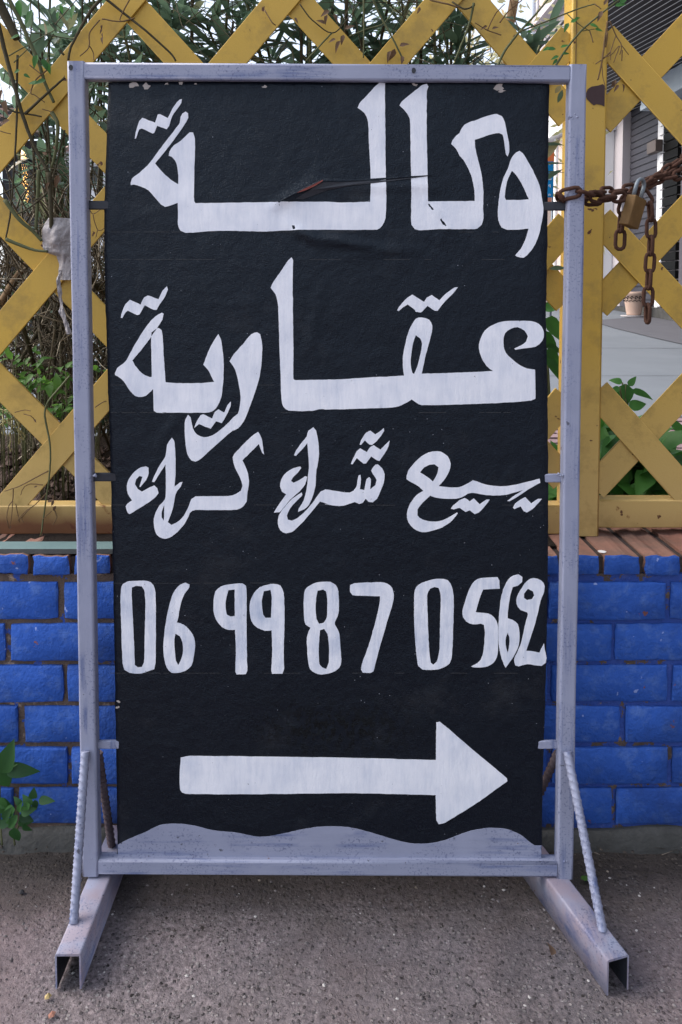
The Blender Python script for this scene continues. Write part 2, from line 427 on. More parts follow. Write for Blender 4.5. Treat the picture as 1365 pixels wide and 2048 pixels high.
def rough_brick(L, H, D, seed, jit=0.0011, nx=9, nz=4, drop=0):
    """front-facing brick with a worn, uneven arris; origin at the middle of its front face"""
    random.seed(seed); b = MB(); m = MB()
    def edge(i, k):
        x = -L/2 + L*i/nx; z = -H/2 + H*k/nz
        ed = (i in (0, nx)) or (k in (0, nz))
        if ed: x += random.uniform(-jit, jit) if i in (0, nx) else 0; z += random.uniform(-jit, jit) if k in (0, nz) else 0
        if i in (0, nx) and k in (0, nz): x *= 0.994; z *= 0.975
        return x, z, ed
    idx = {}
    for k in range(nz+1):
        for i in range(nx+1):
            x, z, ed = edge(i, k)
            y = 0.0022 if ed else random.uniform(-0.0009, 0.0009)
            if not ed and (i in (1, nx-1)): x = (-L/2 + 0.0032) if i == 1 else (L/2 - 0.0032)
            if not ed and (k in (1, nz-1)): z = (-H/2 + 0.0030) if k == 1 else (H/2 - 0.0030)
            idx[i, k] = len(b.v); b.v.append(Vector((x, y, z)))
    for k in range(nz):
        for i in range(nx):
            b.f.append([idx[i, k], idx[i+1, k], idx[i+1, k+1], idx[i, k+1]]); b.m.append(0); b.sm.append(0 < i < nx-1 and 0 < k < nz-1)
    rim = [idx[i, 0] for i in range(nx)] + [idx[nx, k] for k in range(nz)] + [idx[i, nz] for i in range(nx, 0, -1)] + [idx[0, k] for k in range(nz, 0, -1)]
    o = len(b.v)
    for r in rim: p = b.v[r].copy(); p.y = D; b.v.append(p)
    q = len(rim)
    for t in range(q):
        up = b.v[rim[t]].z > H/2 - 0.004 and b.v[rim[(t+1) % q]].z > H/2 - 0.004
        b.f.append([rim[t], o+t, o+(t+1) % q, rim[(t+1) % q]]); b.m.append(1 if drop else 0); b.sm.append(False)
    me = b.mesh("brick")
    me.materials.append(M['brick']); me.materials.append(M['terra'])
    me.polygons.foreach_set("material_index", b.m); me.polygons.foreach_set("use_smooth", b.sm)
    return me
sw = pxm(YW)
z_top, z_bot = at(600, 1166, YW).z, at(600, 1648, YW).z
pitch_z = (z_top - z_bot + 0.011)/6
PITCH_B = 248/sw
brick_meshes = [rough_brick(PITCH_B - 0.0095, pitch_z - 0.0095, 0.05, 40+s) for s in range(8)]
for row in range(6):
    j0 = at([124, 17, 130, 39, 136, 25][row], 1300, YW).x
    for k in range(-3, 8):
        cx = j0 + PITCH_B*(k + 0.5)
        random.seed(row*50 + k)
        if abs(cx) > 1.3: continue
        o = place("brick", brick_meshes[(row*3 + k) % 8], (cx + random.uniform(-.002, .002), YW + random.uniform(-0.0025, 0.002), z_top - pitch_z*(row + 0.5) + 0.0055), wall)
        o.rotation_euler = (random.uniform(-.006, .006), random.uniform(-.006, .006), random.uniform(-.012, .012))
# coping: bricks laid across the top, blue on their noses only
cp = 83.0/sw; cop = [rough_brick(cp - 0.011, 0.037, YF + 0.12 - YW, 90+s, 0.002, 6, 3, 1) for s in range(6)]
cj = at(62, 1130, YW).x
for k in range(-6, 22):
    cx = cj + cp*(k + 0.5)
    if abs(cx) > 1.15: continue
    random.seed(700 + k)
    place("coping_brick", cop[k % 6], (cx, YW - 0.001 + random.uniform(-.002, .002), ZC - 0.0185 + random.uniform(-.0015, .0015)), wall)
cm = MB(); cm.box((-2.2, YW + 0.012, ZC - 0.037), (2.2, YF + 0.119, ZC - 0.006)); cm.build("coping_mortar", m_plain("coping_mortar", (0.035, 0.028, 0.026), (0.10, 0.08, 0.075), 40, 0.95, 90, 0.8, 0.004, 0.1), wall)

# painted steel flat lying along the coping on the left
M['teal'] = m_plain("teal_paint", (0.10, 0.17, 0.18), (0.15, 0.23, 0.24), 18, 0.5, 160, 0.2, 0.001)
M['darkgrey'] = m_plain("dark_grey", (0.06, 0.065, 0.065), (0.10, 0.105, 0.10), 30, 0.7, 120, 0.4, 0.002)
st = MB(); zt = ZC + 0.010; yA = atz(100, 1098, zt).y; yB = atz(100, 1083, zt).y
st.box((-1.3, yA, zt - 0.0095), (at(800, 1100, YW).x, yB, zt)); 
for f_i in range(len(st.f)): st.m[f_i] = 0 if f_i == 1 else 1  # shade of the edges put into the colour: grey sides under the teal top
tag(st.build("metal_strip", [M['teal'], M['darkgrey']]), "flat teal metal strip lying on the wall top behind the sign's left post", "metal strip")

# dirt drifted on the coping behind the strip
dd = MB(); n_ = 90
for i in range(n_+1):
    x = -1.3 + 1.75*i/n_
    for k in range(6):
        t = k/5; y = yB + 0.001 + (YF + 0.11 - yB)*t
        dd.v.append(Vector((x, y, ZC + 0.0005 + 0.003*math.sin(math.pi*min(1, t*1.3))*(0.7 + 1.2*noise.noise(Vector((x*22, y*22, 2)))))))
for i in range(n_):
    for k in range(5): a_ = i*6+k; dd.f.append([a_, a_+6, a_+7, a_+1]); dd.m.append(0); dd.sm.append(True)
o = dd.build("drifted_dirt", m_plain("drifted_dirt", (0.010, 0.008, 0.007), (0.032, 0.025, 0.022), 60, 0.95, 90, 0.8, 0.004, 0.1), stuff=True); o["label"] = "dark dirt drifted along the wall top under the lattice"

# ------------------------------------------------------------------ yellow lattice fence
fence = thing("lattice_fence", (0, YF, ZC), "yellow metal lattice fence with a rusty bottom rail, left of the yellow post", "fence")
zr0 = at(100, 1069, YF).z; zr1 = at(100, 1011, YF).z
M['yellow_rail'] = m_yellow("yellow_paint_rusting", zr0)
xpl = at(1168, 1060, YF).x; xpr = at(1199, 1060, YF).x - 0.0  # visible foot of the post
xr = at(1212, 150, YF).x; xl = at(1140, 150, YF).x
ztop = 2.25
r = MB(); r.bar((-1.25, YF + 0.021, (zr0+zr1)/2), (xl - 0.001, YF + 0.021, (zr0+zr1)/2), zr1 - zr0, 0.042, (0, 1, 0), 0, 0.003)
r.build("bottom_rail", M['yellow_rail'], fence)
r = MB(); r.bar((-1.25, YF + 0.021, ztop - 0.03), (xl - 0.001, YF + 0.021, ztop - 0.03), 0.06, 0.042, (0, 1, 0), 0, 0.003)
r.build("top_rail", M['yellow'], fence)
r = MB(); r.bar(((xl+xr)/2, YF + 0.02, ZC + 0.0005), ((xl+xr)/2, YF + 0.02, ztop + 0.02), xr - xl, 0.06, (0, 1, 0), 0, 0.004)
post = r.build("fence_post", M['yellow'], fence)
r = MB(); xs = at(1150, 60, YF).x; r.bar((xs, YF - 0.0105, ZC + 0.03), (xs, YF - 0.0105, ztop), 0.0015, 0.0012, (0, 1, 0))
r.build("weld_seam", M['drytwig'], post)
# bare primer where the paint has come off the post
pr = MB(); ol = [(1176,178),(1184,173),(1197,171),(1206,168),(1210.5,172),(1210,190),(1209.5,213),(1203,210),(1194,208),(1188,211),(1180,204),(1174,198),(1171,190)]
P = [at(u, v, YF - 0.0112) for u, v in ol]; c0 = sum(P, Vector())/len(P)
pr.add(P + [c0], [(i, (i+1) % len(P), len(P)) for i in range(len(P))])
pr.build("bare_patch", m_plain("red_primer", (0.045, 0.025, 0.028), (0.075, 0.045, 0.045), 60, 0.7, 150, 0.3, 0.001), post)
SLAT_W = 0.0585
def clip(p, q, x0, x1, z0, z1):
    """the part of the line p-q inside the panel"""
    d = q - p; lo, hi = -1e9, 1e9
    for a, b, c0, c1 in ((p.x, d.x, x0, x1), (p.z, d.z, z0, z1)):
        t0, t1 = (c0-a)/b, (c1-a)/b
        if t0 > t1: t0, t1 = t1, t0
        lo, hi = max(lo, t0), min(hi, t1)
    return (p + d*lo, p + d*hi) if hi > lo else None
def slat(root, a, b, Y, x0, x1, z0, z1):
    p, q = at(*a, Y), at(*b, Y)
    s = clip(p, q, x0, x1, z0, z1)
    if s: m = MB(); m.bar(s[0], s[1], SLAT_W, 0.005, (0, 1, 0), 0, 0.0012); m.build("slat", M['yellow'], root)
yfr, ybk = YF + 0.0035, YF + 0.0105
bx = (-1.25, xl + 0.004, zr1 - 0.012, ztop - 0.05)
for a, b in (((0,302),(250,5)), ((0,667),(563,0)), ((0,1033),(887,0)), ((1074,155),(400,940)), ((1115,473),(680,980)), ((1112,818),(960,995)),
             ((0,-64),(-60,8))):
    slat(fence, a, b, yfr, *bx)
for a, b in (((16,102),(211,306)), ((16,447),(209,648)), ((13,777),(121,885)), ((298,50),(1111,940)), ((590,0),(1115,582)), ((1005,75),(1099,186)),
             ((1200,-40),(1140,-108))):
    slat(fence, a, b, ybk, *bx)

gate = thing("lattice_gate", (xr + 0.3, YF, ZC), "yellow lattice fence panel right of the post with a chain slung across it", "fence panel")
zg0 = at(1280, 1056, YF).z; zg1 = at(1280, 1000, YF).z
r = MB(); r.bar((xr + 0.001, YF + 0.021, (zg0+zg1)/2), (1.6, YF + 0.021, (zg0+zg1)/2), zg1 - zg0, 0.042, (0, 1, 0), 0, 0.003)
r.build("bottom_rail", m_yellow("yellow_paint_spotted", zg0 - 0.022), gate)
r = MB(); r.bar((xr + 0.001, YF + 0.021, ztop - 0.03), (1.6, YF + 0.021, ztop - 0.03), 0.06, 0.042, (0, 1, 0), 0, 0.003)
r.build("top_rail", M['yellow'], gate)
bx = (xr - 0.006, 1.6, zg1 - 0.012, ztop - 0.05)
for a, b in (((1213,80),(1329,208)), ((1208,448),(1365,616)), ((1203,794),(1365,976)), ((1300,-170),(1365,-100))): slat(gate, a, b, yfr, *bx)
for a, b in (((1211,234),(1365,69)), ((1204,602),(1365,431)), ((1201,962),(1365,787)), ((1400,1118),(1500,1011)), ((1211,-120),(1300,-215))): slat(gate, a, b, ybk, *bx)

# ================================================================== the sign
sign = thing("street_sign", (0, 0, 0), "tall black hand-lettered sign with white arrow in a lavender steel frame", "sign")
W2, TH, TB = 0.43, 0.0288, 0.024             # half width, face of the tube, depth of the tube
ZB, ZT = 0.060, 1.4621
def part(mb, name, mat, parent=None, **kw): return mb.build(name, mat, parent or sign, **kw)
for s in (-1, 1):
    m = MB(); xc = s*(W2 - TH/2); n = 40
    # slightly wavy hand-welded tube
    prof = []
    rr = 0.004
    for cx, cy, a0 in ((TH/2-rr, TB/2-rr, 0), (-TH/2+rr, TB/2-rr, 90), (-TH/2+rr, -TB/2+rr, 180), (TH/2-rr, -TB/2+rr, 270)):
        for k in range(4): q = R(a0+30*k); prof.append((cx+rr*math.cos(q), cy+rr*math.sin(q)))
    L = len(prof)
    for i in range(n+1):
        z = ZB - s*.0026 + (ZT - ZB)*i/n; ex = 0.0012*noise.noise(Vector((s*5, 0, z*4))) + 0.0004*noise.noise(Vector((s*5, 3, z*40)))
        for x, y in prof: m.v.append(Vector((xc + x + ex, TB/2 + y, z)))
    for i in range(n):
        for k in range(L): m.f.append([i*L+k, i*L+(k+1) % L, (i+1)*L+(k+1) % L, (i+1)*L+k]); m.m.append(0); m.sm.append(k % 4 != 3)
    m.f += [[k for k in reversed(range(L))], [n*L+k for k in range(L)]]; m.m += [0, 0]; m.sm += [False, False]
    part(m, "post", M['post'])
for z, nm in ((ZT - TH/2 - 0.0006, "top_bar"), (ZB + TH/2 + 0.002, "bottom_bar")):
    m = MB(); m.bar((-W2 + TH, TB/2, z + .0024), (W2 - TH, TB/2, z - .0024), TH - 0.001, TB - 0.001, (0, 1, 0), 0, 0.004)
    tb = part(m, nm, M['bar'])
    if nm == "top_bar":
        for u, v in ((142, 135), (828, 141)):
            h = MB(); c = at(u, v, -0.0007); h.add([c + Vector((0.0036*math.cos(q*.628), 0, 0.0048*math.sin(q*.628))) for q in range(10)], [list(range(10))])
            part(h, "bolt_hole", M['black_metal'], tb)
# weld beads
wb = MB()
def bead(p, s): 
    for k in range(5):
        c = p + Vector((random.uniform(-s, s), random.uniform(-0.002, 0.0), random.uniform(-s, s)*0.5)); rr = s*random.uniform(.35, .6)
        wb.lathe([(0.0001, -rr), (rr*.8, -rr*.5), (rr, 0), (rr*.8, rr*.5), (0.0001, rr)], c, 8)
random.seed(3)
for u, v in ((1152, 232), (1140, 236), (185, 1714), (1131, 1722), (1128, 1490), (1120, 950), (190, 950), (1140, 1508), (172, 1512)):
    bead(at(u, v, 0.003), 0.005)
part(wb, "weld_bead", M['post'], stuff=True)

# feet: folded channel, open underneath
def foot(front_tips, rear_c, h=0.0585, t=0.0028):
    (a, b) = front_tips; m = MB()
    fl, fr = atz(*a, 0.0), atz(*b, 0.0)
    cf = (fl + fr)/2; cr = Vector(rear_c); d = (cr - cf); d.z = 0; Ld = d.length; d.normalize(); sx = Vector((d.y, -d.x, 0))
    hw = max(0.0195, abs((fr - fl).dot(sx))/2)
    # outer profile then inner profile (inverted U with rounded shoulders)
    out = [(-hw, 0.0015)] + [(-hw + 0.004 - 0.004*math.cos(R(k)), h - 0.004 + 0.004*math.sin(R(k))) for k in (0, 30, 60, 90)]
    out += [(-x, z) for x, z in reversed(out)]
    inn = [(-hw + t, 0.0015), (-hw + t, h - t - 0.001), (hw - t, h - t - 0.001), (hw - t, 0.0015)]
    o = len(m.v); no, ni = len(out), len(inn)
    for k in (0, 1):
        c = cf + d*(Ld*k)
        for x, z in out: m.v.append(c + sx*x + Vector((0, 0, z)))
        for x, z in inn: m.v.append(c + sx*x + Vector((0, 0, z)))
    st_ = no + ni
    for i in range(no-1): m.f.append([i, st_+i, st_+i+1, i+1]); m.m.append(0); m.sm.append(True)
    for i in range(ni-1): m.f.append([no+i+1, st_+no+i+1, st_+no+i, no+i]); m.m.append(1); m.sm.append(False)
    for k in (0, 1):
        b0 = k*st_; q = [[b0+i for i in range(no)] + [b0+no+i for i in reversed(range(ni))]]
        for f in q: m.f.append(f if k == 0 else f[::-1]); m.m.append(0); m.sm.append(False)
    for i, j in ((0, no), (no-1, no+ni-1)):
        m.f.append([i, j, st_+j, st_+i]); m.m.append(0); m.sm.append(False)
    part(m, "foot", [M['foot'], M['black_metal']])
    return cf, d, Ld, h
M['foot'] = m_frame("lavender_paint_foot", (30, 5, 30), True)
fL = foot(((112, 1979), (163, 1981)), (-0.402, 0.138, 0))
fR = foot(((1221, 1990), (1250, 1984)), (0.363, 0.138, 0))
# ribbed steel braces
def rebar(a, b, r=0.0062):
    a, b = Vector(a), Vector(b); d = (b-a); Ld = d.length; d.normalize(); e = d.cross(Vector((0, 1, 0.2))).normalized(); g = d.cross(e); m = MB()
    n, sg = int(Ld/0.0016), 12; m.v = []
    for i in range(n+1):
        for k in range(sg):
            q = 2*math.pi*k/sg
            rib = 0.0021*max(0, math.cos(2*math.pi*(i*0.0016/0.0125) + (q % math.pi)*1.6))**2
            lng = 0.0009 if k in (0, sg//2) else 0
            m.v.append(a + d*(Ld*i/n) + (e*math.cos(q) + g*math.sin(q))*(r + max(rib, lng)))
    for i in range(n):
        for k in range(sg):
            k2 = (k+1) % sg; m.f.append([i*sg+k, (i+1)*sg+k, (i+1)*sg+k2, i*sg+k2]); m.m.append(0); m.sm.append(True)
    m.f += [[k for k in range(sg)], [n*sg+k for k in reversed(range(sg))]]; m.m += [0, 0]; m.sm += [False, False]
    return m
hz = 0.0585
part(rebar(at(171, 1503, -0.005), atz(148, 1846, hz)), "brace_rod", M['post'])
part(rebar(at(1135, 1503, -0.005), atz(1206, 1862, hz)), "brace_rod", M['post'])
M['dark_rod'] = m_plain("dirty_rod", (0.05, 0.03, 0.028), (0.16, 0.13, 0.15), 40, 0.7, 150, 0.4, 0.002)
part(rebar((-0.407, TB + 0.006, at(600, 1525, 0).z), atz(224, 1692, hz)), "brace_rod", M['dark_rod'], label="dark rear brace rod with reddish primer")
part(rebar((0.408, TB + 0.006, at(600, 1525, 0).z), (0.368, 0.118, hz)), "brace_rod", M['dark_rod'], label="dark rear brace rod")

# ---- board
YB = 0.0115
creases = [((300,505),(276,650),4,.0006), ((262,868),(245,915),4,.0007), ((352,838),(322,888),5,.0012), ((610,468),(720,488),6,.0022), ((640,482),(780,498),5,.0018),
           ((700,512),(830,500),5,.0010), ((585,452),(640,490),6,.0015), ((860,410),(905,470),4,.0012), ((885,465),(880,495),4,.0010), ((560,405),(645,365),8,.0020),
           ((640,585),(620,690),7,.0008), ((470,610),(515,606),4,.0006), ((425,605),(465,612),4,.0006), ((640,345),(560,405),6,.0012), ((680,870),(655,900),4,.0006),
           ((240,545),(232,600),4,.0006), ((700,375),(860,372),7,.0010), ((310,420),(225,455),5,.0006), ((1000,165),(860,172),10,.0008)]
CR = [(at(*a, YB), at(*b, YB), w/1160., h*2.3) for a, b, w, h in creases]
def disp(x, z):
    d = 0.0011*noise.noise(Vector((x*5, 1, z*5))) + 0.00045*noise.noise(Vector((x*24, 7, z*24))) + 0.00018*noise.noise(Vector((x*70, 7, z*70)))
    for a, b, w, h in CR:
        ax, az, bx_, bz = a.x, a.z, b.x, b.z
        dx, dz = bx_-ax, bz-az; t = max(-.15, min(1.15, ((x-ax)*dx + (z-az)*dz)/(dx*dx+dz*dz)))
        q = (x-ax-dx*t)**2 + (z-az-dz*t)**2
        if q < 9*w*w: d += h*math.exp(-q/(w*w))*(1 - max(0, abs(t-.5)-.35)*2)
    return d
def B(u, v, out=0.0):
    p = at(u, v, YB); return p
def lerp_tab(tab, y):
    for (y0, x0), (y1, x1) in zip(tab, tab[1:]):
        if y0 <= y <= y1: return x0 + (x1-x0)*(y-y0)/(y1-y0)
    return tab[-1][1] if y > tab[-1][0] else tab[0][1]
LE = [(164,216),(300,212),(410,208),(500,208),(620,211),(760,215),(900,220),(1000,222),(1160,226),(1400,230),(1560,233),(1716,234)]
RE = [(164,1100),(300,1098),(500,1096),(640,1093),(800,1097),(980,1098),(1160,1097),(1400,1092),(1560,1087),(1716,1084)]
nz_, nx_ = 190, 104
bd = MB()
for j in range(nz_+1):
    v = 164 + (1718-164)*j/nz_
    l, r_ = lerp_tab(LE, v), lerp_tab(RE, v)
    l += 1.2*noise.noise(Vector((v*.03, 0, 0))) + .7*noise.noise(Vector((v*.15, 0, 4))); r_ += 1.2*noise.noise(Vector((v*.03, 9, 0))) + .7*noise.noise(Vector((v*.15, 9, 4)))
    for i in range(nx_+1):
        p = B(l + (r_-l)*i/nx_, v); ed = min(i, nx_-i)/nx_
        p.y = YB - disp(p.x, p.z) + (0.003 if ed == 0 else 0.0009 if ed < 0.011 else 0)
        bd.v.append(p)
for j in range(nz_):
    for i in range(nx_):
        a = j*(nx_+1)+i; bd.f.append([a, a+nx_+1, a+nx_+2, a+1]); bd.m.append(0); bd.sm.append(True)
# sides and back
rim = [i for i in range(nx_+1)] + [j*(nx_+1)+nx_ for j in range(1, nz_+1)] + [nz_*(nx_+1)+i for i in range(nx_-1, -1, -1)] + [j*(nx_+1) for j in range(nz_-1, 0, -1)]
o = len(bd.v)
for q in rim: p = bd.v[q].copy(); p.y = YB + 0.011; bd.v.append(p)
for t in range(len(rim)):
    bd.f.append([rim[t], rim[(t+1) % len(rim)], o+(t+1) % len(rim), o+t]); bd.m.append(0); bd.sm.append(False)
bd.f.append([o+t for t in range(len(rim))]); bd.m.append(0); bd.sm.append(False)
board = part(bd, "board", M['vinyl'])

# ---- lettering: every stroke is a thin skin of paint that follows the cloth
CROPS = {'1': (230,150,3.0333), '2': (650,150,2.9674), '3': (220,500,2.9674), '4': (650,550,2.9674), '5': (230,820,3.0333), '6': (650,840,2.9674), '7': (230,1140,3.0333), '8': (650,1140,2.9674), '0': (0,0,1)}
def parse(s):
    out = []; c = None
    for tok in s.split():
        if tok[0] == '@': c = CROPS[tok[1]]; continue
        a, b = tok.split(','); out.append((c[0]+float(a)/c[2], c[1]+float(b)/c[2]))
    return out
def refine(pts):
    """round the soft turns, keep the sharp ones, and add a little hand wobble"""
    n = len(pts); P = [Vector((x, y)) for x, y in pts]; out = []
    sharp = []
    for i in range(n):
        a, b, c = P[i-1], P[i], P[(i+1) % n]
        e, f = (b-a), (c-b)
        sharp.append(e.length < .1 or f.length < .1 or e.angle(f) > R(58))
    for i in range(n):
        p0, p1, p2, p3 = P[i-1], P[i], P[(i+1) % n], P[(i+2) % n]
        L = (p2-p1).length; k = max(1, min(14, int(L/6)))
        m1 = (p2-p1) if sharp[i] else (p2-p0)*0.5*min(1.0, 2*L/((p2-p1).length+(p1-p0).length+1e-6))
        m2 = (p2-p1) if sharp[(i+1) % n] else (p3-p1)*0.5*min(1.0, 2*L/((p2-p1).length+(p3-p2).length+1e-6))
        for j in range(k):
            t = j/k; h00 = 2*t**3-3*t*t+1; h10 = t**3-2*t*t+t; h01 = -2*t**3+3*t*t; h11 = t**3-t*t
            q = p1*h00 + m1*h10 + p2*h01 + m2*h11
            w = 0.75 if j else 0.3
            out.append(Vector((q.x + w*noise.noise(Vector((q.x*.25, q.y*.25, 0))), q.y + w*noise.noise(Vector((q.x*.25, q.y*.25, 9))))))
    return out
def inside(x, y, poly):
    c = False; n = len(poly); j = n-1
    for i in range(n):
        a, b = poly[i], poly[j]
        if (a.y > y) != (b.y > y) and x < (b.x-a.x)*(y-a.y)/(b.y-a.y)+a.x: c = not c
        j = i
    return c
LIFT = 0.0007
def glyph(name, mat, *loops, label=None, lift=LIFT):
    loops = [refine(parse(l)) for l in loops]
    vs, es = [], []
    for lp in loops:
        o = len(vs); vs += lp; es += [(o+i, o+(i+1) % len(lp)) for i in range(len(lp))]
    nb = len(vs); out = loops[0]
    x0, x1 = min(p.x for p in out), max(p.x for p in out); y0, y1 = min(p.y for p in out), max(p.y for p in out)
    stp = 9.0; j = 0; y = y0 + stp/2
    while y < y1:
        x = x0 + stp/2*(j % 2)
        while x < x1:
            if inside(x, y, out) and not any(inside(x, y, h) for h in loops[1:]):
                if min((Vector((x, y))-q).length_squared for q in vs[:nb]) > 9: vs.append(Vector((x, y)))
            x += stp
        y += stp; j += 1
    V, _, F, *_r = delaunay_2d_cdt([Vector(p) for p in vs], es, [], 0, 1e-4)
    m = MB(); keep = []
    for f in F:
        c = sum((V[i] for i in f), Vector((0, 0)))/len(f)
        if inside(c.x, c.y, out) and not any(inside(c.x, c.y, h) for h in loops[1:]): keep.append(list(f))
    for p in V:
        q = B(p.x, p.y); q.y = YB - disp(q.x, q.z) - lift; m.v.append(q)
    cnt = {}
    for f in keep:
        pa, pb, pc = (m.v[i] for i in f[:3])
        if (pb-pa).cross(pc-pa).y > 0: f.reverse()
        m.f.append(f); m.m.append(0); m.sm.append(True)
        for i in range(len(f)):
            e = (f[i], f[(i+1) % len(f)]); cnt[e] = cnt.get(e, 0)+1
    for (a, b) in list(cnt):
        if (b, a) not in cnt:
            o = len(m.v); k = Vector((0, lift+0.0004, 0)); m.v += [m.v[b].copy(), m.v[a].copy(), m.v[a]+k, m.v[b]+k]
            m.f.append([o, o+1, o+2, o+3]); m.m.append(0); m.sm.append(False)
    return part(m, name, mat, board, label=label)
LT, DG = M['letter'], M['digit']
G = lambda *l, **k: glyph("painted_letter", LT, *l, **k)
G("@1 122,388 128,350 150,280 168,260 245,290 262,240 275,238 322,262 360,190 395,150 408,147 405,170 350,250 330,310 315,330 258,308 240,352 230,355 165,325 150,330 130,385")
G("@1 430,222 445,232 446,260 420,305 380,365 300,470 245,537 290,590 340,635 385,663 386,610 380,560 367,520 347,497 328,490 332,465 360,425 400,400 455,348 475,348 486,385 486,480 482,600 482,765 490,778 700,775 1040,770 1290,769 @2 100,757 270,752 272,600 262,400 255,270 235,225 195,195 205,170 265,105 325,45 358,48 358,200 360,400 362,600 365,750 360,850 340,895 310,918 0,918 @1 1100,941 985,946 900,950 640,945 430,958 400,945 384,910 384,840 382,775 330,795 305,800 280,785 240,740 205,700 160,678 115,665 98,668 97,655 105,630 165,580 215,530 270,455 340,365 395,290 400,255 410,235")
G("@2 605,52 615,70 606,95 605,200 606,400 610,600 612,750 890,748 888,690 870,600 860,575 820,500 800,480 780,440 750,410 760,385 780,360 800,345 808,325 830,295 870,275 890,272 950,248 1020,232 1050,245 1068,280 1080,340 1092,400 1094,460 1085,485 1075,470 1065,400 1055,355 1035,345 990,352 890,385 892,430 910,510 930,590 940,680 940,800 942,850 930,890 905,912 850,915 700,915 560,922 535,915 515,890 513,820 514,700 510,500 508,350 505,260 490,230 470,205 443,180 455,160 520,105 580,60")
G("@2 1155,450 1175,465 1215,530 1250,600 1275,660 1290,740 1297,790 1290,860 1270,950 1240,1020 1200,1070 1180,1085 1140,1078 1130,1070 1165,1030 1190,980 1205,930 1210,912 1150,918 1080,918 1050,905 1030,860 1028,790 1040,690 1060,610 1085,560 1110,490 1135,460", "@2 1110,568 1140,600 1175,660 1200,715 1212,738 1160,742 1075,742 1068,725 1075,660 1090,610")
G("@3 66,403 70,380 95,320 120,295 185,325 205,282 225,270 290,292 315,240 340,215 346,235 320,290 295,325 278,356 262,355 208,328 178,382 165,386 108,360 95,370 76,403")
G("@3 310,372 320,378 312,415 270,480 205,570 135,655 150,685 190,730 240,755 250,752 248,650 246,520 248,490 275,468 290,463 308,475 315,530 322,640 332,785 400,790 560,788 620,782 605,755 590,720 555,680 570,640 600,570 645,498 660,530 670,600 677,680 672,800 660,880 630,940 595,962 500,965 400,965 280,965 263,955 260,900 258,825 215,865 190,872 150,865 110,820 85,780 50,750 32,742 32,730 45,700 95,660 150,560 220,450 270,395")
G("@3 875,488 893,500 905,570 900,680 885,770 850,880 825,950 800,1008 762,1058 @5 715,125 600,225 530,290 490,313 465,305 440,265 430,200 425,130 428,60 445,28 460,45 475,110 500,148 540,165 590,155 660,105 722,42 @3 761,970 772,930 777,870 765,790 745,710 712,660 735,620 790,560 840,500")
G("@3 502,1055 515,1020 540,980 555,975 608,1000 625,960 645,945 680,965 700,920 720,898 718,925 690,985 665,1027 632,1015 600,1060 530,1032", lift=0.0011)
G("@3 1080,43 1088,60 1086,200 1088,400 1090,600 1090,765 1098,772 1350,768 @4 200,612 470,597 465,560 463,500 475,420 500,330 540,260 575,252 620,265 638,300 635,340 620,400 600,470 575,585 700,582 900,575 1000,570 960,540 930,490 915,440 920,390 950,330 1000,295 1070,274 1200,272 1250,280 1285,305 1300,345 1290,390 1250,425 1180,435 1130,443 1125,436 1160,420 1195,395 1205,365 1185,330 1145,310 1105,318 1070,345 1060,385 1065,440 1090,480 1150,530 1200,555 1248,562 1250,650 1250,735 1225,745 1100,755 900,765 575,772 540,755 515,738 490,755 440,778 380,787 30,798 @3 1240,945 1200,955 1060,952 1030,930 1020,890 1015,770 1008,600 1002,400 998,320 985,265 955,225 965,200 1020,120 1060,60", "@4 540,358 565,375 577,410 570,460 550,540 530,588 520,580 510,530 512,480 525,400")
G("@4 430,210 440,190 490,135 520,116 550,135 590,160 605,135 635,118 680,150 720,110 770,75 790,72 770,100 720,150 690,185 670,212 655,213 610,183 580,215 570,222 540,218 535,208 492,175 460,195 440,214")
G("@5 190,342 205,350 206,385 190,425 155,468 150,465 160,430 168,405 150,400 130,420 122,450 140,480 165,495 210,470 240,458 258,475 265,505 250,525 220,550 150,595 90,632 80,625 66,585 75,570 105,548 80,510 73,460 85,420 120,375 160,347")
G("@5 347,168 360,185 368,260 368,400 363,465 395,440 412,436 400,465 378,490 368,515 360,560 345,620 322,680 345,697 380,680 420,640 450,580 465,540 490,525 690,522 735,510 765,490 775,460 760,410 730,350 716,285 740,250 830,160 870,132 890,170 906,270 895,260 875,205 775,305 800,360 815,430 805,500 800,555 780,585 740,605 560,607 470,612 430,680 380,740 330,775 290,778 255,755 238,700 242,640 270,580 305,540 310,430 308,330 270,390 240,438 226,435 235,410 270,340 308,280 318,210", "@5 300,575 300,640 298,672 285,650 285,620")
G("@5 1205,105 1222,125 1238,220 1237,290 1222,380 1218,460 1195,540 1165,590 1112,618 1115,600 1145,550 1165,470 1172,400 1178,330 1168,200 1140,235 1100,278 1088,275 1100,245 1140,190 1165,160 1175,125")
G("@5 1125,343 1132,352 1110,380 1080,410 1070,430 1085,442 1120,425 1155,402 1168,405 1155,450 1120,495 1080,530 1050,560 1000,620 965,622 985,590 1020,540 1040,512 1015,495 1003,465 1010,420 1040,380 1080,355")
G("@5 1135,500 1138,515 1100,555 1065,595 1045,640 1050,665 1075,672 1110,655 1160,610 1210,550 1250,495 1280,482 1330,490 @6 0,412 60,420 150,430 185,400 200,330 212,325 215,350 208,410 235,415 248,350 265,338 273,350 270,410 300,385 308,355 285,320 275,300 300,265 315,262 340,285 355,320 350,370 330,420 310,465 285,487 260,485 243,465 225,490 205,497 178,485 165,490 110,508 60,508 0,498 @5 1300,572 1245,555 1200,610 1130,690 1075,740 1040,748 1005,730 990,690 995,640 1030,590 1075,540", lift=0.0011)
G("@6 155,260 165,235 190,185 210,167 250,190 270,160 290,148 330,175 360,145 385,122 378,155 350,205 325,242 310,238 275,215 245,257 230,258 190,225 165,262")
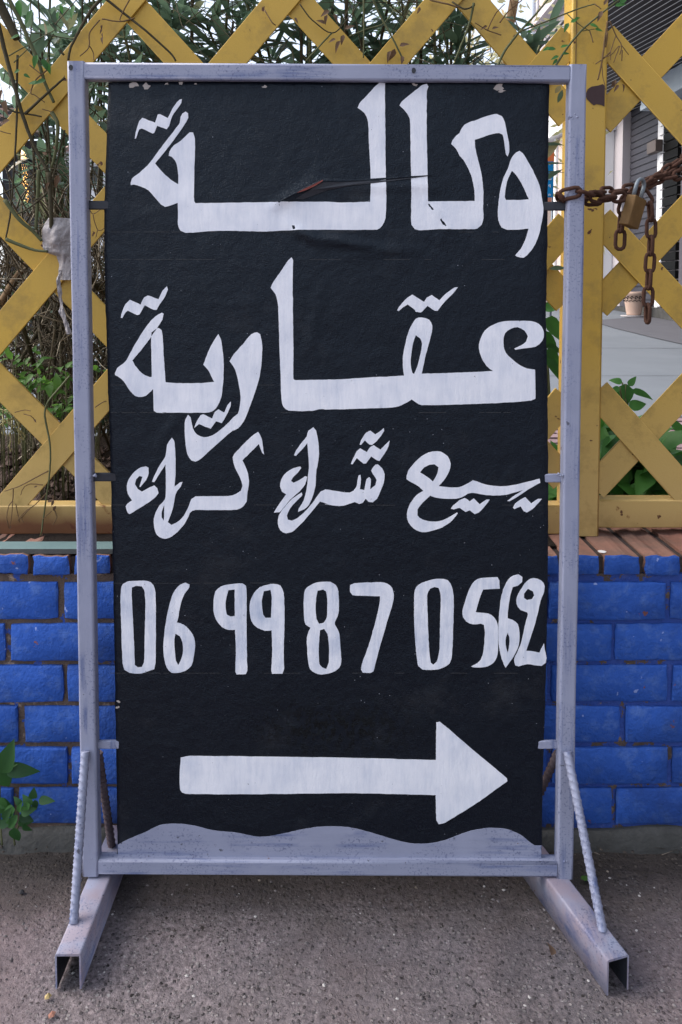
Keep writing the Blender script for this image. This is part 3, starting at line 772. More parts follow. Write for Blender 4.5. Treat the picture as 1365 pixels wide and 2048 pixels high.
G("@6 207,145 215,120 245,75 270,62 300,85 330,65 350,48 352,65 320,110 280,147 265,145 238,120 215,147")
G("@6 1275,348 1278,372 1210,410 1150,450 1095,482 1083,480 1130,445 1180,415 1060,445 960,445 865,432 800,462 730,467 660,460 625,448 580,490 550,530 550,565 580,590 640,602 700,595 750,570 785,548 790,552 755,595 700,635 620,660 580,665 530,645 495,605 487,560 500,510 540,450 585,420 560,395 520,372 485,350 485,330 495,300 540,245 590,205 640,187 690,188 730,215 747,260 735,310 705,360 675,392 750,400 810,395 850,375 880,358 930,375 1000,390 1080,392 1180,372", "@6 565,310 590,280 620,265 650,262 675,280 672,300 660,335 642,365 620,345")
G("@6 748,525 760,508 800,475 830,462 860,482 885,465 920,500 960,472 978,472 950,510 915,548 890,558 860,535 835,545 800,520 765,530")
G("@6 1117,520 1130,495 1165,470 1190,457 1225,495 1265,468 1288,467 1270,490 1230,530 1200,548 1180,540 1162,512 1125,528")
D = lambda *l, **k: glyph("painted_digit", DG, *l, **k)
D("@7 75,70 130,65 200,66 235,90 248,140 250,300 248,560 240,600 190,618 140,628 90,622 60,605 48,560 40,350 36,180 38,120 50,85", "@7 105,105 130,95 165,98 180,120 187,200 182,400 178,560 165,588 140,590 122,575 118,450 108,250 103,150")
D("@7 430,76 455,88 452,105 420,150 400,210 385,290 378,318 420,332 460,370 482,410 488,460 478,530 465,580 430,610 400,620 345,622 315,590 298,520 296,440 310,320 330,220 355,140 395,90", "@7 368,385 395,400 412,440 415,490 400,550 385,577 372,550 364,480 362,420")
D("@7 735,83 775,82 795,95 800,140 800,350 803,560 805,610 795,630 740,632 732,615 735,500 730,362 690,362 650,345 615,300 600,250 600,180 610,130 645,100 690,88", "@7 690,122 728,118 728,280 700,282 680,270 672,200")
D("@7 905,95 965,85 1005,95 1025,140 1030,300 1025,500 1028,600 1018,628 955,628 950,610 955,500 952,365 910,367 865,350 830,310 818,240 822,190 845,140 880,105", "@7 905,128 945,120 952,160 948,290 915,290 900,270 892,190")
D("@7 1200,85 1240,73 1310,72 1340,90 1357,130 1357,260 1335,315 @8 60,322 85,370 92,450 98,540 85,580 40,608 @7 1255,633 1215,622 1185,600 1172,540 1165,430 1170,390 1188,350 1158,330 1148,280 1147,180 1155,120", "@7 1230,125 1265,118 1282,130 1290,200 1285,290 1265,322 1240,325 1225,300 1218,210", "@7 1245,365 1270,355 1290,385 1300,470 1298,560 1283,600 1258,590 1242,570 1238,470")
D("@8 150,90 175,78 330,72 370,80 400,105 410,150 400,210 375,290 350,380 320,480 297,570 290,600 270,610 225,608 215,590 225,545 260,450 300,310 325,200 328,155 240,152 165,148 150,130")
D("@8 620,62 680,52 730,60 755,100 765,180 762,350 755,500 740,555 700,580 650,592 580,590 555,570 545,510 533,350 530,200 535,120 560,85", "@8 625,110 650,100 675,105 688,150 685,300 680,480 665,545 645,562 630,550 620,480 612,300 608,150")
D("@8 925,48 1025,42 1035,60 1038,110 990,112 940,115 925,150 905,215 895,250 970,258 1005,280 1025,320 1028,400 1025,500 1000,550 950,575 880,576 870,572 910,550 935,510 945,450 950,370 945,325 925,318 880,322 840,305 820,280 818,240 835,180 860,110 890,65")
D("@8 1120,32 1150,25 1172,40 1170,70 1145,92 1115,100 1100,150 1085,250 1085,285 1115,295 1145,320 1155,370 1150,440 1120,510 1072,578 1062,560 1040,490 1030,400 1033,280 1045,170 1065,100 1090,55", "@8 1085,370 1095,400 1095,440 1085,490 1072,440 1075,395", lift=0.0011)
D("@8 1240,47 1285,62 1305,95 1300,130 1280,180 1265,250 1240,340 1210,430 1195,478 1225,480 1275,490 1300,435 1305,470 1315,520 1310,550 1285,568 1200,557 1150,570 1130,565 1123,530 1140,490 1165,430 1190,320 1205,260 1200,250 1160,235 1138,200 1140,160 1170,105 1200,65", "@8 1205,110 1235,125 1242,150 1230,172 1200,178 1182,165 1182,140")
glyph("painted_arrow", LT, "@0 362,1515 380,1512 500,1513 700,1516 872,1520 873,1445 880,1443 940,1494 1014,1556 1015,1562 950,1608 890,1645 878,1648 873,1640 872,1590 700,1586 500,1588 372,1587 361,1580 360,1545")
glyph("painted_band", M['bar'], "@0 236,1690 258,1678 290,1665 320,1650 350,1647 385,1650 430,1660 470,1664 520,1673 560,1668 610,1657 660,1652 710,1656 760,1670 810,1684 850,1687 890,1680 930,1665 970,1656 1010,1657 1040,1668 1062,1685 1070,1690 1083,1690 1083,1719 236,1715", label="wavy lavender paint along the bottom of the board")
# chalked guide lines
M['chalk'] = m_plain("chalk", (0.035, 0.036, 0.04), (0.085, 0.085, 0.09), 90, 0.9)
ch = MB(); random.seed(21)
for v in (464, 519, 770, 825, 1010, 1166, 1346):
    u = 222
    while u < 1085:
        ln = random.uniform(10, 60)
        if random.random() < (0.85 if u < 420 else 0.4):
            q = [B(u, v-.4), B(min(u+ln, 1086), v-.4), B(min(u+ln, 1086), v+.4), B(u, v+.4)]
            for p in q: p.y = YB - disp(p.x, p.z) - 0.0004
            ch.add(q, [(0, 3, 2, 1)])
        u += ln + random.uniform(1, 9)
part(ch, "chalk_line", M['chalk'], board, stuff=True)
# torn flap in the cloth over the first word
tl = [(556,404),(585,388),(612,374),(646,357),(690,358),(740,357),(790,354),(862,350)]
lp = [1, 2, 4, 5, 4, 3, 2, 1]
fp, k0 = MB(), len(tl)
top = []; 
for (u, v), h in zip(tl, lp):
    a = B(u, v); a.y = YB - disp(a.x, a.z) - 0.0006
    b = B(u + 2, v + h*1.15); b.y = YB - disp(b.x, b.z) - 0.0012 - 0.00045*h
    c = B(u + 3, v + h*2.0); c.y = YB - disp(c.x, c.z) - 0.0003
    fp.v += [a, b, c]
for i in range(k0-1):
    for k in range(2):
        q = 3*i+k; fp.f.append([q, q+1, q+4, q+3]); fp.m.append(0); fp.sm.append(True)
part(fp, "torn_flap", M['vinyl'], board, label="loose flap of black cloth along a tear")
rd = MB(); pts = [(594,388),(610,379),(628,370.5),(647,361),(646,364),(630,374),(612,382.5)]
q = [B(u, v) for u, v in pts]
for p in q: p.y = YB - disp(p.x, p.z) - 0.0065
rd.add(q, [list(range(len(q)))][::-1]); part(rd, "torn_edge", m_plain("red_backing", (0.17, 0.035, 0.028), (0.26, 0.075, 0.06), 50), board, label="red backing showing at the tear")
dk = MB()
q = [B(u, v) for u, v in ((640,366),(700,363),(770,360.5),(860,352),(770,364),(705,371),(655,381),(606,399),(592,398),(620,381))]
for p in q: p.y = YB - disp(p.x, p.z) - 0.0013
dk.add(q, [list(range(len(q)))[::-1]]); part(dk, "tear_gap", M['black_metal'], board)
# white flecks along the top edge where staples tore the cloth
fk = MB(); random.seed(5)
for u, v, s in ((268,171,12),(293,173,15),(334,168,6),(362,167,6),(530,174,9),(392,168,4),(830,170,8),(998,174,14),(1004,182,9),(237,1402,7),(236,1414,6)):
    n = 9; a0 = random.uniform(0, 6)
    P = []
    for k in range(n):
        rr = s*random.uniform(.35, 1.0); p = B(u + rr*math.cos(a0+6.283*k/n), v + .6*rr*math.sin(a0+6.283*k/n)); p.y = YB - disp(p.x, p.z) - 0.0006; P.append(p)
    fk.add(P, [list(range(n))])
part(fk, "torn_fleck", m_plain("bare_backing", (0.28, 0.25, 0.24), (0.5, 0.45, 0.42), 120), board)
# tabs that hold the board to the posts
for v, s, mat in ((410,-1,'black_metal'),(955,-1,'black_metal'),(1491,-1,'post'),(412,1,'black_metal'),(957,1,'post'),(1491,1,'post')):
    z = at(600, v, YB).z; e = at(lerp_tab(LE if s < 0 else RE, v), v, YB).x
    a, b = (e + s*-0.012, s*(W2-TH) + s*0.001)
    m = MB(); m.bar((a, YB + 0.004, z), (b, YB + 0.004, z), 0.015, 0.006, (0, 1, 0), 0, 0.002); part(m, "bracket", M[mat])

# ================================================================== beyond the fence: planter, street, buildings
def street_z(Y):
    D = Y + CD
    return 0.50 + 0.0565*(D - 3.2) if D < 10 else 0.884 + 0.006*(D - 10)
M['street'] = m_plain("pale_concrete", (0.125, 0.14, 0.16), (0.20, 0.22, 0.245), 1.6, 0.75, 30, 0.25, 0.004)
M['street_shade'] = m_plain("shade_grey", (0.085, 0.085, 0.10), (0.13, 0.13, 0.145), 5, 0.9, 70, 0.4, 0.004)
M['paver'] = m_plain("pink_paver", (0.21, 0.14, 0.15), (0.31, 0.225, 0.235), 12, 0.85, 60, 0.4, 0.003, 0.2, 0, 0.3)
M['soil'] = m_plain("planter_soil", (0.022, 0.017, 0.013), (0.085, 0.062, 0.05), 22, 0.95, 60, 0.9, 0.012, 0.1)
s = MB(); ys = [1.25, 1.6, 2.4, 4, 6, 8.7, 12, 20, 60]; xs = [-40, -6, -3, -1.5, 0, 1.5, 2.4, 3, 40]
for y in ys:
    for x in xs: s.v.append(Vector((x, y, street_z(y) if y > 1.3 else 0.2)))
for j in range(len(ys)-1):
    for i in range(len(xs)-1):
        a = j*len(xs)+i; s.f.append([a, a+1, a+1+len(xs), a+len(xs)]); s.m.append(0); s.sm.append(True)
street = structure(s.build("street", M['street']))
for k_, (v, tilt) in enumerate(((752, .004), (693, -.012))):
    Dq = (CH - .505 + .0565*3.2)/((v - 591)/FPX + .0565); yq = Dq - CD; j_ = MB()
    xs_ = [.2 + .25*i for i in range(15)]
    def zq(x, y, o=.004): return (x, y, street_z(y) + o)
    for x0_, x1_ in zip(xs_, xs_[1:]):
        w_ = .0035 + .005*noise.noise(Vector((x0_*5, v, 0))); ya, yb_ = yq + tilt*x0_*3, yq + tilt*x1_*3
        j_.add([zq(x0_, ya - w_), zq(x1_, yb_ - w_), zq(x1_, yb_ + w_), zq(x0_, ya + w_)], [(0, 1, 2, 3)])
    j_.build("paving_joint", m_plain("street_joint", (0.03, 0.033, 0.035), (0.07, 0.075, 0.08), 9) if k_ == 0 else bpy.data.materials["street_joint"], street)
ZS = ZC + 0.012
s = MB(); nx, ny = 150, 50
for j in range(ny+1):
    for i in range(nx+1):
        x = -1.9 + 3.8*i/nx; y = YF + 0.05 + (1.5 - YF - 0.05)*j/ny
        z = ZS - 0.03 + 0.05*noise.noise(Vector((x*3, y*3, 0))) + 0.02*noise.noise(Vector((x*13, y*13, 0))) + 0.008*noise.noise(Vector((x*40, y*40, 0)))
        z += (-0.05 if x > .3 else 0) + 0.05*max(0, min(1, (y-.5)/.4))*(1 if x < .2 else 0) - 0.12*max(0, (y-1.2)/.3)
        if y < YF + .12: z = min(z, ZS - 0.012)
        s.v.append(Vector((x, y, z)))
for j in range(ny):
    for i in range(nx):
        a = j*(nx+1)+i; s.f.append([a, a+1, a+nx+2, a+nx+1]); s.m.append(0); s.sm.append(True)
structure(s.build("planter_soil", M['soil']))
cl = MB(); random.seed(31)
def pebble(mb, c, r, fl=0.7):
    o = len(mb.v); q = Matrix.Rotation(random.uniform(0, 6), 3, 'Z')
    for p in ((0,0,1),(1,0,0),(.3,.95,0),(-.8,.6,0),(-.8,-.6,0),(.3,-.95,0),(0,0,-1)):
        v = Vector(p)*random.uniform(.75, 1.2); v = q @ Vector((v.x, v.y*.8, v.z*fl)); mb.v.append(Vector(c)+v*r)
    for k in range(5):
        a, b = 1+k, 1+(k+1) % 5; mb.f += [[o, o+a, o+b], [o+6, o+b, o+a]]; mb.m += [0, 0]; mb.sm += [False, False]
for i in range(1800):
    x = random.uniform(-1.2, -0.35) if random.random() < .75 else random.uniform(-.35, 1.2); y = random.uniform(YF+.05, 1.0)
    z = ZS - 0.03 + 0.05*noise.noise(Vector((x*3, y*3, 0))) + 0.05*max(0, min(1, (y-.5)/.4))*(1 if x < .2 else 0) - (.05 if x > .3 else 0)
    if y < YF + .12: z = min(z, ZS - .014)
    pebble(cl, (x, y, z + .012), random.uniform(.004, .019))
cl.build("soil_clods", m_plain("clod", (0.03, 0.022, 0.018), (0.16, 0.115, 0.10), 30, 0.95, 120, 0.6, 0.003, 0.1), stuff=True)
bpy.data.objects["soil_clods"]["label"] = "dark clods and bark on the planter soil behind the fence"
# pink paving laid in courses between planter and street
pv = MB(); pv.box((-.09, -.036, -.02), (.09, .036, .004)); pme = pv.mesh("paver"); pme.materials.append(M['paver'])
pb = MB(); pb.add([(0.3, 1.1, street_z(1.1)-.008), (3.4, 1.1, street_z(1.1)-.008), (3.4, 2.25, street_z(2.25)-.004+.006), (0.3, 2.25, street_z(2.25)+.002)], [(0, 1, 2, 3)])
path = structure(pb.build("paved_path", m_plain("path_joint", (0.05, 0.04, 0.042), (0.10, 0.085, 0.085), 20)))
for j in range(14):
    for i in range(12):
        y = 1.12 + 0.079*j; x = 0.45 + .186*i + (.093 if j % 2 else 0)
        if x > 2.5: continue
        random.seed(j*30+i)
        place("paver", pme, (x, y, street_z(y) + .006 + random.uniform(-.0015, .0015)), path)

# ---- shop building along the right of the street
DV = Vector(((620-682.5)/FPX, 1, 0)).normalized(); NV = Vector((-DV.y, DV.x, 0))       # NV points into the street
P0 = Vector((CX + (1275-682.5)/FPX*10, 10 - CD, 0))
def fs(u): p = atp(u, 591, P0, NV); return (p - P0).dot(DV)          # distance along the facade
def fz(u, v): return atp(u, v, P0, NV).z
def fbox(mb, s0, s1, z0, z1, o0, o1, mi=0):
    q = []
    for z in (z0, z1):
        for s_, o_ in ((s0, o0), (s1, o0), (s1, o1), (s0, o1)): p = P0 + DV*s_ + NV*o_; q.append((p.x, p.y, z))
    return mb.add(q, [(0,1,2,3),(7,6,5,4),(4,5,1,0),(5,6,2,1),(6,7,3,2),(7,4,0,3)], mi)
M['plaster'] = m_plain("pale_plaster", (0.45, 0.41, 0.43), (0.56, 0.52, 0.54), 1.5, 0.85, 40, 0.2, 0.004)
M['white'] = m_plain("white_paint", (0.74, 0.74, 0.76), (0.82, 0.82, 0.83), 6, 0.6, 60, 0.2, 0.003)
M['pinkstone'] = m_plain("pinkish_stone", (0.50, 0.38, 0.35), (0.62, 0.50, 0.46), 8, 0.8, 50, 0.3, 0.004)
M['shutter'] = m_plain("grey_shutter", (0.045, 0.044, 0.058), (0.070, 0.068, 0.084), 9, 0.5, 80, 0.2, 0.002)
M['shutter2'] = m_plain("dusty_shutter", (0.11, 0.095, 0.105), (0.15, 0.13, 0.14), 9, 0.6, 80, 0.2, 0.002)
M['blacktile'] = m_plain("black_tile", (0.004, 0.004, 0.004), (0.008, 0.008, 0.008), 9, 0.6, 80, 0.1, 0.001, 0.1)
M['dark'] = m_plain("dark_timber", (0.012, 0.011, 0.014), (0.028, 0.026, 0.030), 9, 0.6, 50, 0.3, 0.003)
M['brownbox'] = m_plain("brown_metal", (0.10, 0.08, 0.07), (0.14, 0.11, 0.10), 20, 0.5)
shop = thing("shop_building", (P0.x, P0.y, 0.8), "pale shop building with closed roller shutters and dark slatted canopy seen behind the fence panel", "building")
zb = 0.74
w = MB(); sA, sB = fs(1150), fs(1242)
fbox(w, fs(1062), fs(1112), zb, 9, -3, 0); fbox(w, fs(1135), fs(1240), zb, 9, -3, 0)
fbox(w, fs(1112), fs(1135), fz(1115, 250), 9, -3, 0.0)
fbox(w, fs(1112), fs(1135), zb, fz(1115, 250), -3, -0.35)
fbox(w, fs(1240), fs(1316), fz(1275, 165), 9, -3, 0); fbox(w, fs(1240), fs(1316), zb, fz(1275, 165), -3, -0.30)
fbox(w, fs(1316), fs(1357), zb, 9, -3, 0); fbox(w, fs(1357), fs(1560), fz(1385, 200), 9, -3, 0); fbox(w, fs(1357), fs(1560), zb, fz(1385, 200), -3, -0.3)
w2 = MB(); fbox(w2, -14.5, fs(1560)-.002, .0, 9, -3, 0); w2.build("sky_block_wall", m_plain("dark_blocker", (0.05, 0.042, 0.04), (0.11, 0.095, 0.09), 3, 0.9), shop)  # unseen wall added to block sky light from the right; darkened to cut bounce
w.build("wall", M['plaster'], shop)
def shutter(u0, u1, uref, v0, v1, dv, mat):
    z1, z0 = fz(uref, v0), fz(uref, v1); pz = abs(fz(uref, v0) - fz(uref, v0+dv)); n = int((z1-z0)/pz)
    m = MB(); fbox(m, fs(u0), fs(u1), z0, z1, -.14, -.12); sh = m.build("roller_shutter", M['black_metal'], shop)
    a, b = fs(u1), fs(u0)
    for k in range(n):
        t = MB(); fbox(t, a, b, z0 + pz*k, z0 + pz*(k+.80), -.118, -.10); fbox(t, a, b, z0 + pz*(k+.86), z0 + pz*(k+.93), -.118, -.108)
        t.build("shutter_slat", mat, sh)
shutter(1241, 1313, 1276, 175, 612, 13.6, M['shutter'])
shutter(1358, 1560, 1385, 215, 612, 12.0, M['shutter2'])
# white square pilaster with a small cap
w = MB(); fbox(w, fs(1224), fs(1209), zb, fz(1222, 266), 0.001, .15); pil = w.build("pilaster", M['white'], shop, bevel=0.01)
w = MB(); fbox(w, fs(1228), fs(1206), fz(1222, 266)+.001, fz(1222, 240), 0.001, .20); w.build("pilaster_cap", M['white'], pil, bevel=0.015)
w = MB(); fbox(w, fs(1320), fs(1314), zb, fz(1316, 165), 0.001, .03); w.build("door_jamb", M['white'], shop)
# banded pier of white and black tiles
random.seed(8); dz = abs(fz(1340, 300) - fz(1340, 318.3))
z = fz(1340, 650)
tw, tb = MB(), MB(); fbox(tw, fs(1328), fs(1321), 0, dz*.84, .002, .05); fbox(tb, fs(1357), fs(1328.5), 0, dz*.87, .002, .045)
tw, tb = tw.mesh("white_tile"), tb.mesh("black_tile"); tw.materials.append(M['white']); tb.materials.append(M['blacktile'])
while z < fz(1340, 120):
    place("white_tile", tw, (0, 0, z), None); bpy.context.view_layer
    o = col.objects[-1]; o.parent = shop; o.location = Vector((0, 0, z)) - OFF[shop.name]
    place("black_tile", tb, (0, 0, z + dz*.05), None); o = col.objects[-1]; o.parent = shop; o.location = Vector((0, 0, z + dz*.05)) - OFF[shop.name]
    z += dz
w = MB(); fbox(w, fs(1328), fs(1310), fz(1318, 309), fz(1318, 286), .052, .14); w.build("meter_box", M['brownbox'], shop, bevel=0.006)
# shutter housing with bluish sheet slats
for k in range(9):
    w = MB(); zt = fz(1345, 215 - 11*k); fbox(w, fs(1560), fs(1322), zt, zt + .062, .05, .30 - .01*k); w.build("housing_slat", m_plain("bluish_sheet", (0.42, 0.50, 0.58), (0.55, 0.62, 0.68), 12, 0.35) if k == 0 else bpy.data.materials["bluish_sheet"], shop)
# far pilasters and doorway edge beside the poster
for u0, u1, mt, o in ((1116, 1119.5, 'white', .10), (1120, 1127, 'pinkstone', .06), (1129.5, 1134, 'white', .08)):
    w = MB(); fbox(w, fs(u1), fs(u0), zb, fz(1120, 200), .002, o); w.build("pilaster", M[mt], shop)
w = MB(); fbox(w, fs(1145), fs(1085), fz(1110, 285), fz(1110, 250), .002, .22); w.build("cornice", M['white'], shop)
w = MB(); fbox(w, fs(1116), fs(1095), zb, fz(1105, 285), .002, .02); w.build("stone_panel", m_plain("brown_stone", (0.17, 0.13, 0.115), (0.24, 0.19, 0.17), 10, 0.8), shop)
# ledge, kerb and painted shade strip at the foot
w = MB(); fbox(w, fs(1560), fs(1100), .55, street_z(8.7) + .05, .002, .28); w.build("kerb", M['plinth'], shop)
# sign board with raised letters high on the wall
zs0 = fz(1079, 72); zl = fz(1079, 40)
w = MB(); fbox(w, fs(1215), fs(1079), zs0, zs0 + .18, .002, .26); sbn = w.build("sign_ledge", M['plaster'], shop)
w = MB(); fbox(w, fs(1215), fs(1082), zs0 + .19, zs0 + 1.9, .002, .10); sb = w.build("sign_board", M['pinkstone'], shop)
cu = bpy.data.curves.new("relief_lettering", 'FONT'); cu.body = "FAST FOOD"; cu.size = .62; cu.extrude = .035
to = bpy.data.objects.new("relief_lettering", cu); col.objects.link(to); dg = bpy.context.evaluated_depsgraph_get()
me = bpy.data.meshes.new_from_object(to.evaluated_get(dg)); bpy.data.objects.remove(to); me.materials.append(M['plaster'])
o = bpy.data.objects.new("relief_lettering", me); col.objects.link(o); o.parent = sb; OFF[o.name] = OFF[shop.name]
rot = Matrix((( -DV.x, 0, NV.x), (-DV.y, 0, NV.y), (0, 1, 0))); p = P0 + DV*fs(1092) + NV*.135; p.z = zs0 + .62
o.matrix_local = Matrix.Translation(p - OFF[shop.name]) @ rot.to_4x4()
w = MB(); p = P0 + DV*(fs(1066)-.1) + NV*.10
w.tube([(p.x, p.y, 1.0), (p.x, p.y, 8.5)], .055, 10); w.build("drain_pipe", m_plain("pale_blue_pipe", (0.45, 0.52, 0.62), (0.52, 0.58, 0.66), 9, 0.5), shop)
w = MB(); q = [P0 + DV*fs(u) + NV*.06 for u in (1060, 1245)]; zz = fz(1090, 92)
w.tube([(q[0].x, q[0].y, zz), (q[1].x, q[1].y, zz)], .022, 6); w.build("wall_cable", M['dark'], shop)
# slatted canopy over the shop front
dc = Vector(((353-682.5)/FPX, 1, 0)).normalized(); sc_ = Vector((dc.y, -dc.x, 0)); zc = 3.55; pc = atz(1213, 100, zc)
e0, e1 = atz(1183, 20, zc), atz(1204, 175, zc); en = Vector((e1.y - e0.y, e0.x - e1.x, 0))
for k in range(-14, 34):
    a = pc + sc_*(.078*k) - dc*4.6; b = pc + sc_*(.078*k); b = b + dc*((e0 - b).dot(en)/dc.dot(en))
    m = MB(); m.bar((a.x, a.y, zc), (b.x, b.y, zc), .0705, .010, (0, 0, 1)); cb = m.build("canopy_board", M['dark'], shop)
    m = MB(); h_ = sc_*.039; m.bar((a.x+h_.x, a.y+h_.y, zc-.007), (b.x+h_.x, b.y+h_.y, zc-.007), .0065, .003, (0, 0, 1)); m.build("sky_gap_strip", M['white'], cb)  # white strip stands in for sky light through the gap between boards
for t in (-4.4, -2.4, -0.4):
    a = pc + sc_*(-.3) + dc*t; b = pc + sc_*2.6 + dc*t
    m = MB(); m.bar((a.x, a.y, zc + .045), (b.x, b.y, zc + .045), .06, .07, (0, 0, 1)); m.build("canopy_beam", M['dark'], shop)

# poster standing against the wall, mostly behind the sign
po = thing("advertising_banner", (P0.x, P0.y+4, 1), "narrow blue and orange banner glimpsed between the board and right post", "banner")
yb = 7.5
def rect(mb, u0, u1, v0, v1, Y, th=.02):
    a, b = at(u0, v1, Y), at(u1, v0, Y); return mb.box((a.x, Y, a.z), (b.x, Y+th, b.z))
for nm, u0, u1, v0, v1, c in (("blue_panel", 1070, 1107, 323, 394.7, (0.0, 0.19, 0.44)), ("orange_panel", 1070, 1109.5, 284, 322.7, (0.62, 0.16, 0.05)), ("bottom_panel", 1070, 1104, 395, 405, (0.50, 0.20, 0.13))):
    m = MB(); rect(m, u0, u1, v0, v1, yb); pp = m.build(nm, m_plain(nm+"_print", c, tuple(x*1.1 for x in c), 5, 0.5), po)
    if nm == "blue_panel":
        for tx, uu, vv in (("S", 1099, 330), ("sur", 1097, 360), ("q", 1097.5, 373), ("tic", 1097, 391)):
            cu = bpy.data.curves.new("lettering", 'FONT'); cu.body = tx; cu.size = .032 if tx != "q" else .05; cu.extrude = .002
            to = bpy.data.objects.new("lettering", cu); col.objects.link(to); dg = bpy.context.evaluated_depsgraph_get(); me = bpy.data.meshes.new_from_object(to.evaluated_get(dg)); bpy.data.objects.remove(to); me.materials.append(M['white'])
            o = bpy.data.objects.new("lettering", me); col.objects.link(o); o.parent = pp; o.rotation_euler = (R(90), 0, 0); o.location = at(uu, vv, yb - .004) - OFF[po.name]
m = MB(); a = at(1105, 404, yb + .05); m.tube([(a.x, yb + .05, street_z(yb)), (a.x, yb + .05, at(1105, 284, yb).z)], .012, 8); m.build("banner_pole", M['steel'], po)

# flower pot at the foot of the shop
zp = street_z(7.7); pt = atz(1268, 634, zp); k = (pt.y + CD)/FPX
pot = thing("flower_pot", pt, "sandy clay flower pot with dark scroll band on a saucer by the far shutter", "flower pot")
c = (pt.x, pt.y, zp); zp_k = (pt.y + CD)*43/FPX/.345
m = MB(); m.lathe([(.001, .03), (.108, .03), (.112, .05), (.150, .26), (.158, .30), (.163, .345), (.178, .355), (.182, .40), (.170, .405), (.155, .37), (.001, .36)], c, 28); m.v = [Vector(c) + (v - Vector(c))*zp_k for v in m.v]; m.build("pot_body", m_plain("sandy_clay", (0.47, 0.33, 0.26), (0.56, 0.41, 0.33), 14, 0.85, 60, 0.3, 0.003), pot)
m = MB(); m.lathe([(.001, .0), (.19, .0), (.205, .028), (.195, .029), (.001, .022)], c, 28); m.v = [Vector(c) + (v - Vector(c))*zp_k for v in m.v]; m.build("saucer", m_plain("saucer_grey", (0.40, 0.37, 0.37), (0.5, 0.47, 0.47), 14, 0.8), pot)
m = MB()
for q in range(16):
    a0 = 2*math.pi*q/16
    def pp(a, z, r=None): rr = .1525 + (z-.26)*.16 + .0035; return (c[0]+rr*math.cos(a), c[1]+rr*math.sin(a), zp+z)
    m.tube([pp(a0+t*.39, .262 + .012*math.sin(t*6.28)) for t in (0, .25, .5, .75, 1)], .005, 4)
    m.tube([pp(a0+.2+.15*math.cos(t)*(1-t*.1), .305 + .030*math.sin(t)*(1-t*.1)) for t in (0, .8, 1.6, 2.4, 3.2, 4, 4.8, 5.6)], .007, 4)
m.v = [Vector(c) + (v - Vector(c))*zp_k for v in m.v]; m.build("scroll_band", M['blacktile'], pot, stuff=True)
# building shade on the street, put in as a dark strip by the kerb
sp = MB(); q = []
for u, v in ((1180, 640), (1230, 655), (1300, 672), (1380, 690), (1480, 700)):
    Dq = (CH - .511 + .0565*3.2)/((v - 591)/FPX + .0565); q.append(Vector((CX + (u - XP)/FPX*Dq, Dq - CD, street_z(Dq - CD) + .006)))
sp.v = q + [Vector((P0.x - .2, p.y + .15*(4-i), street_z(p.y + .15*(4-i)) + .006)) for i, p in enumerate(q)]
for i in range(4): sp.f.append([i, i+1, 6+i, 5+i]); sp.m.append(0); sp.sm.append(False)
structure(sp.build("shade_strip", M['street_shade']))

# ---- glimpses on the left: white house, dark kiosk, perforated lantern
hs = thing("white_house", (at(150, 400, 9).x, 9, .9), "white house with a brown tiled roof edge far behind the hedge on the left", "house")
a, b = at(62, 500, 9), at(330, 300, 9)
m = MB(); m.box((a.x, 9, .6), (b.x, 13, b.z)); m.build("wall", M['white'], hs)
M['tile'] = m_plain("clay_roof_tile", (0.34, 0.20, 0.16), (0.46, 0.31, 0.27), 9, 0.8)
rf = MB(); rf.add([(a.x-.3, 8.7, b.z-.02), (b.x+.3, 8.7, b.z-.02), (b.x+.3, 11, b.z+.45), (a.x-.3, 11, b.z+.45), (a.x-.3, 13.3, b.z), (b.x+.3, 13.3, b.z)], [(0, 1, 2, 3), (3, 2, 5, 4), (0, 3, 4), (1, 5, 2), (0, 4, 5, 1)]); rf = rf.build("roof", M['tile'], hs)
a = at(186, 352, 9); m = MB(); m.box((a.x, 8.97, a.z - .1), (a.x + .12, 8.99, a.z + .12)); wf = m.build("window", M['darkgrey'], hs)
kk = thing("timber_kiosk", (at(40, 400, 6).x, 6, .8), "dark timber kiosk with a slatted tile roof behind the lantern on the left", "kiosk")
a, b = at(-60, 420, 6), at(86, 290, 6)
for u in (-30, 15, 62, 84):
    p = at(u, 400, 6); m = MB(); m.box((p.x-.04, 6, .7), (p.x+.04, 6.08, b.z)); m.build("kiosk_post", M['dark'], kk)
m = MB(); m.box((a.x, 5.9, b.z - .14), (b.x, 6.1, b.z + .02)); m.build("kiosk_beam", M['dark'], kk)
m = MB(); m.box((a.x, 7.0, .7), (b.x - .1, 7.1, b.z)); m.build("kiosk_back", m_plain("dark_board", (0.05, 0.05, 0.05), (0.16, 0.15, 0.14), 4), kk)  # back boards in mottled dark grey
for k_ in range(9):
    m = MB(); y = 5.75 + .14*k_; z = b.z + .03 + .065*k_; m.box((a.x-.1, y, z), (b.x + .12 - .07*k_, y + .13, z + .028)); m.build("roof_tile_row", M['tile'] if k_ % 2 else M['dark'], kk)
lc = at(50, 430, 2.9); lt = thing("lantern", lc, "conical perforated metal lantern glowing warm yellow behind the hedge", "lantern")
m = MB(); H = at(50, 318, 2.9).z - lc.z; n_, mm = 18, 16
for j in range(mm+1):
    t = j/mm; r_ = .075*(1-t)**.8 + .012
    for k_ in range(n_): q = 2*math.pi*(k_ + .5*(j % 2))/n_; m.v.append(Vector((lc.x + r_*math.cos(q), lc.y + r_*math.sin(q), lc.z + H*t)))
for j in range(mm):
    for k_ in range(n_):
        d_ = j % 2; a0, a1 = j*n_+k_, j*n_+(k_+1) % n_; b0, b1 = (j+1)*n_+(k_+d_) % n_, (j+1)*n_+(k_+1+d_) % n_
        if d_: m.f += [[a0, a1, b0], [a0, b0, (j+1)*n_+k_]]
        else: m.f += [[a0, a1, b0], [a1, b1, b0]]
        m.m += [0, 0]; m.sm += [False, False]
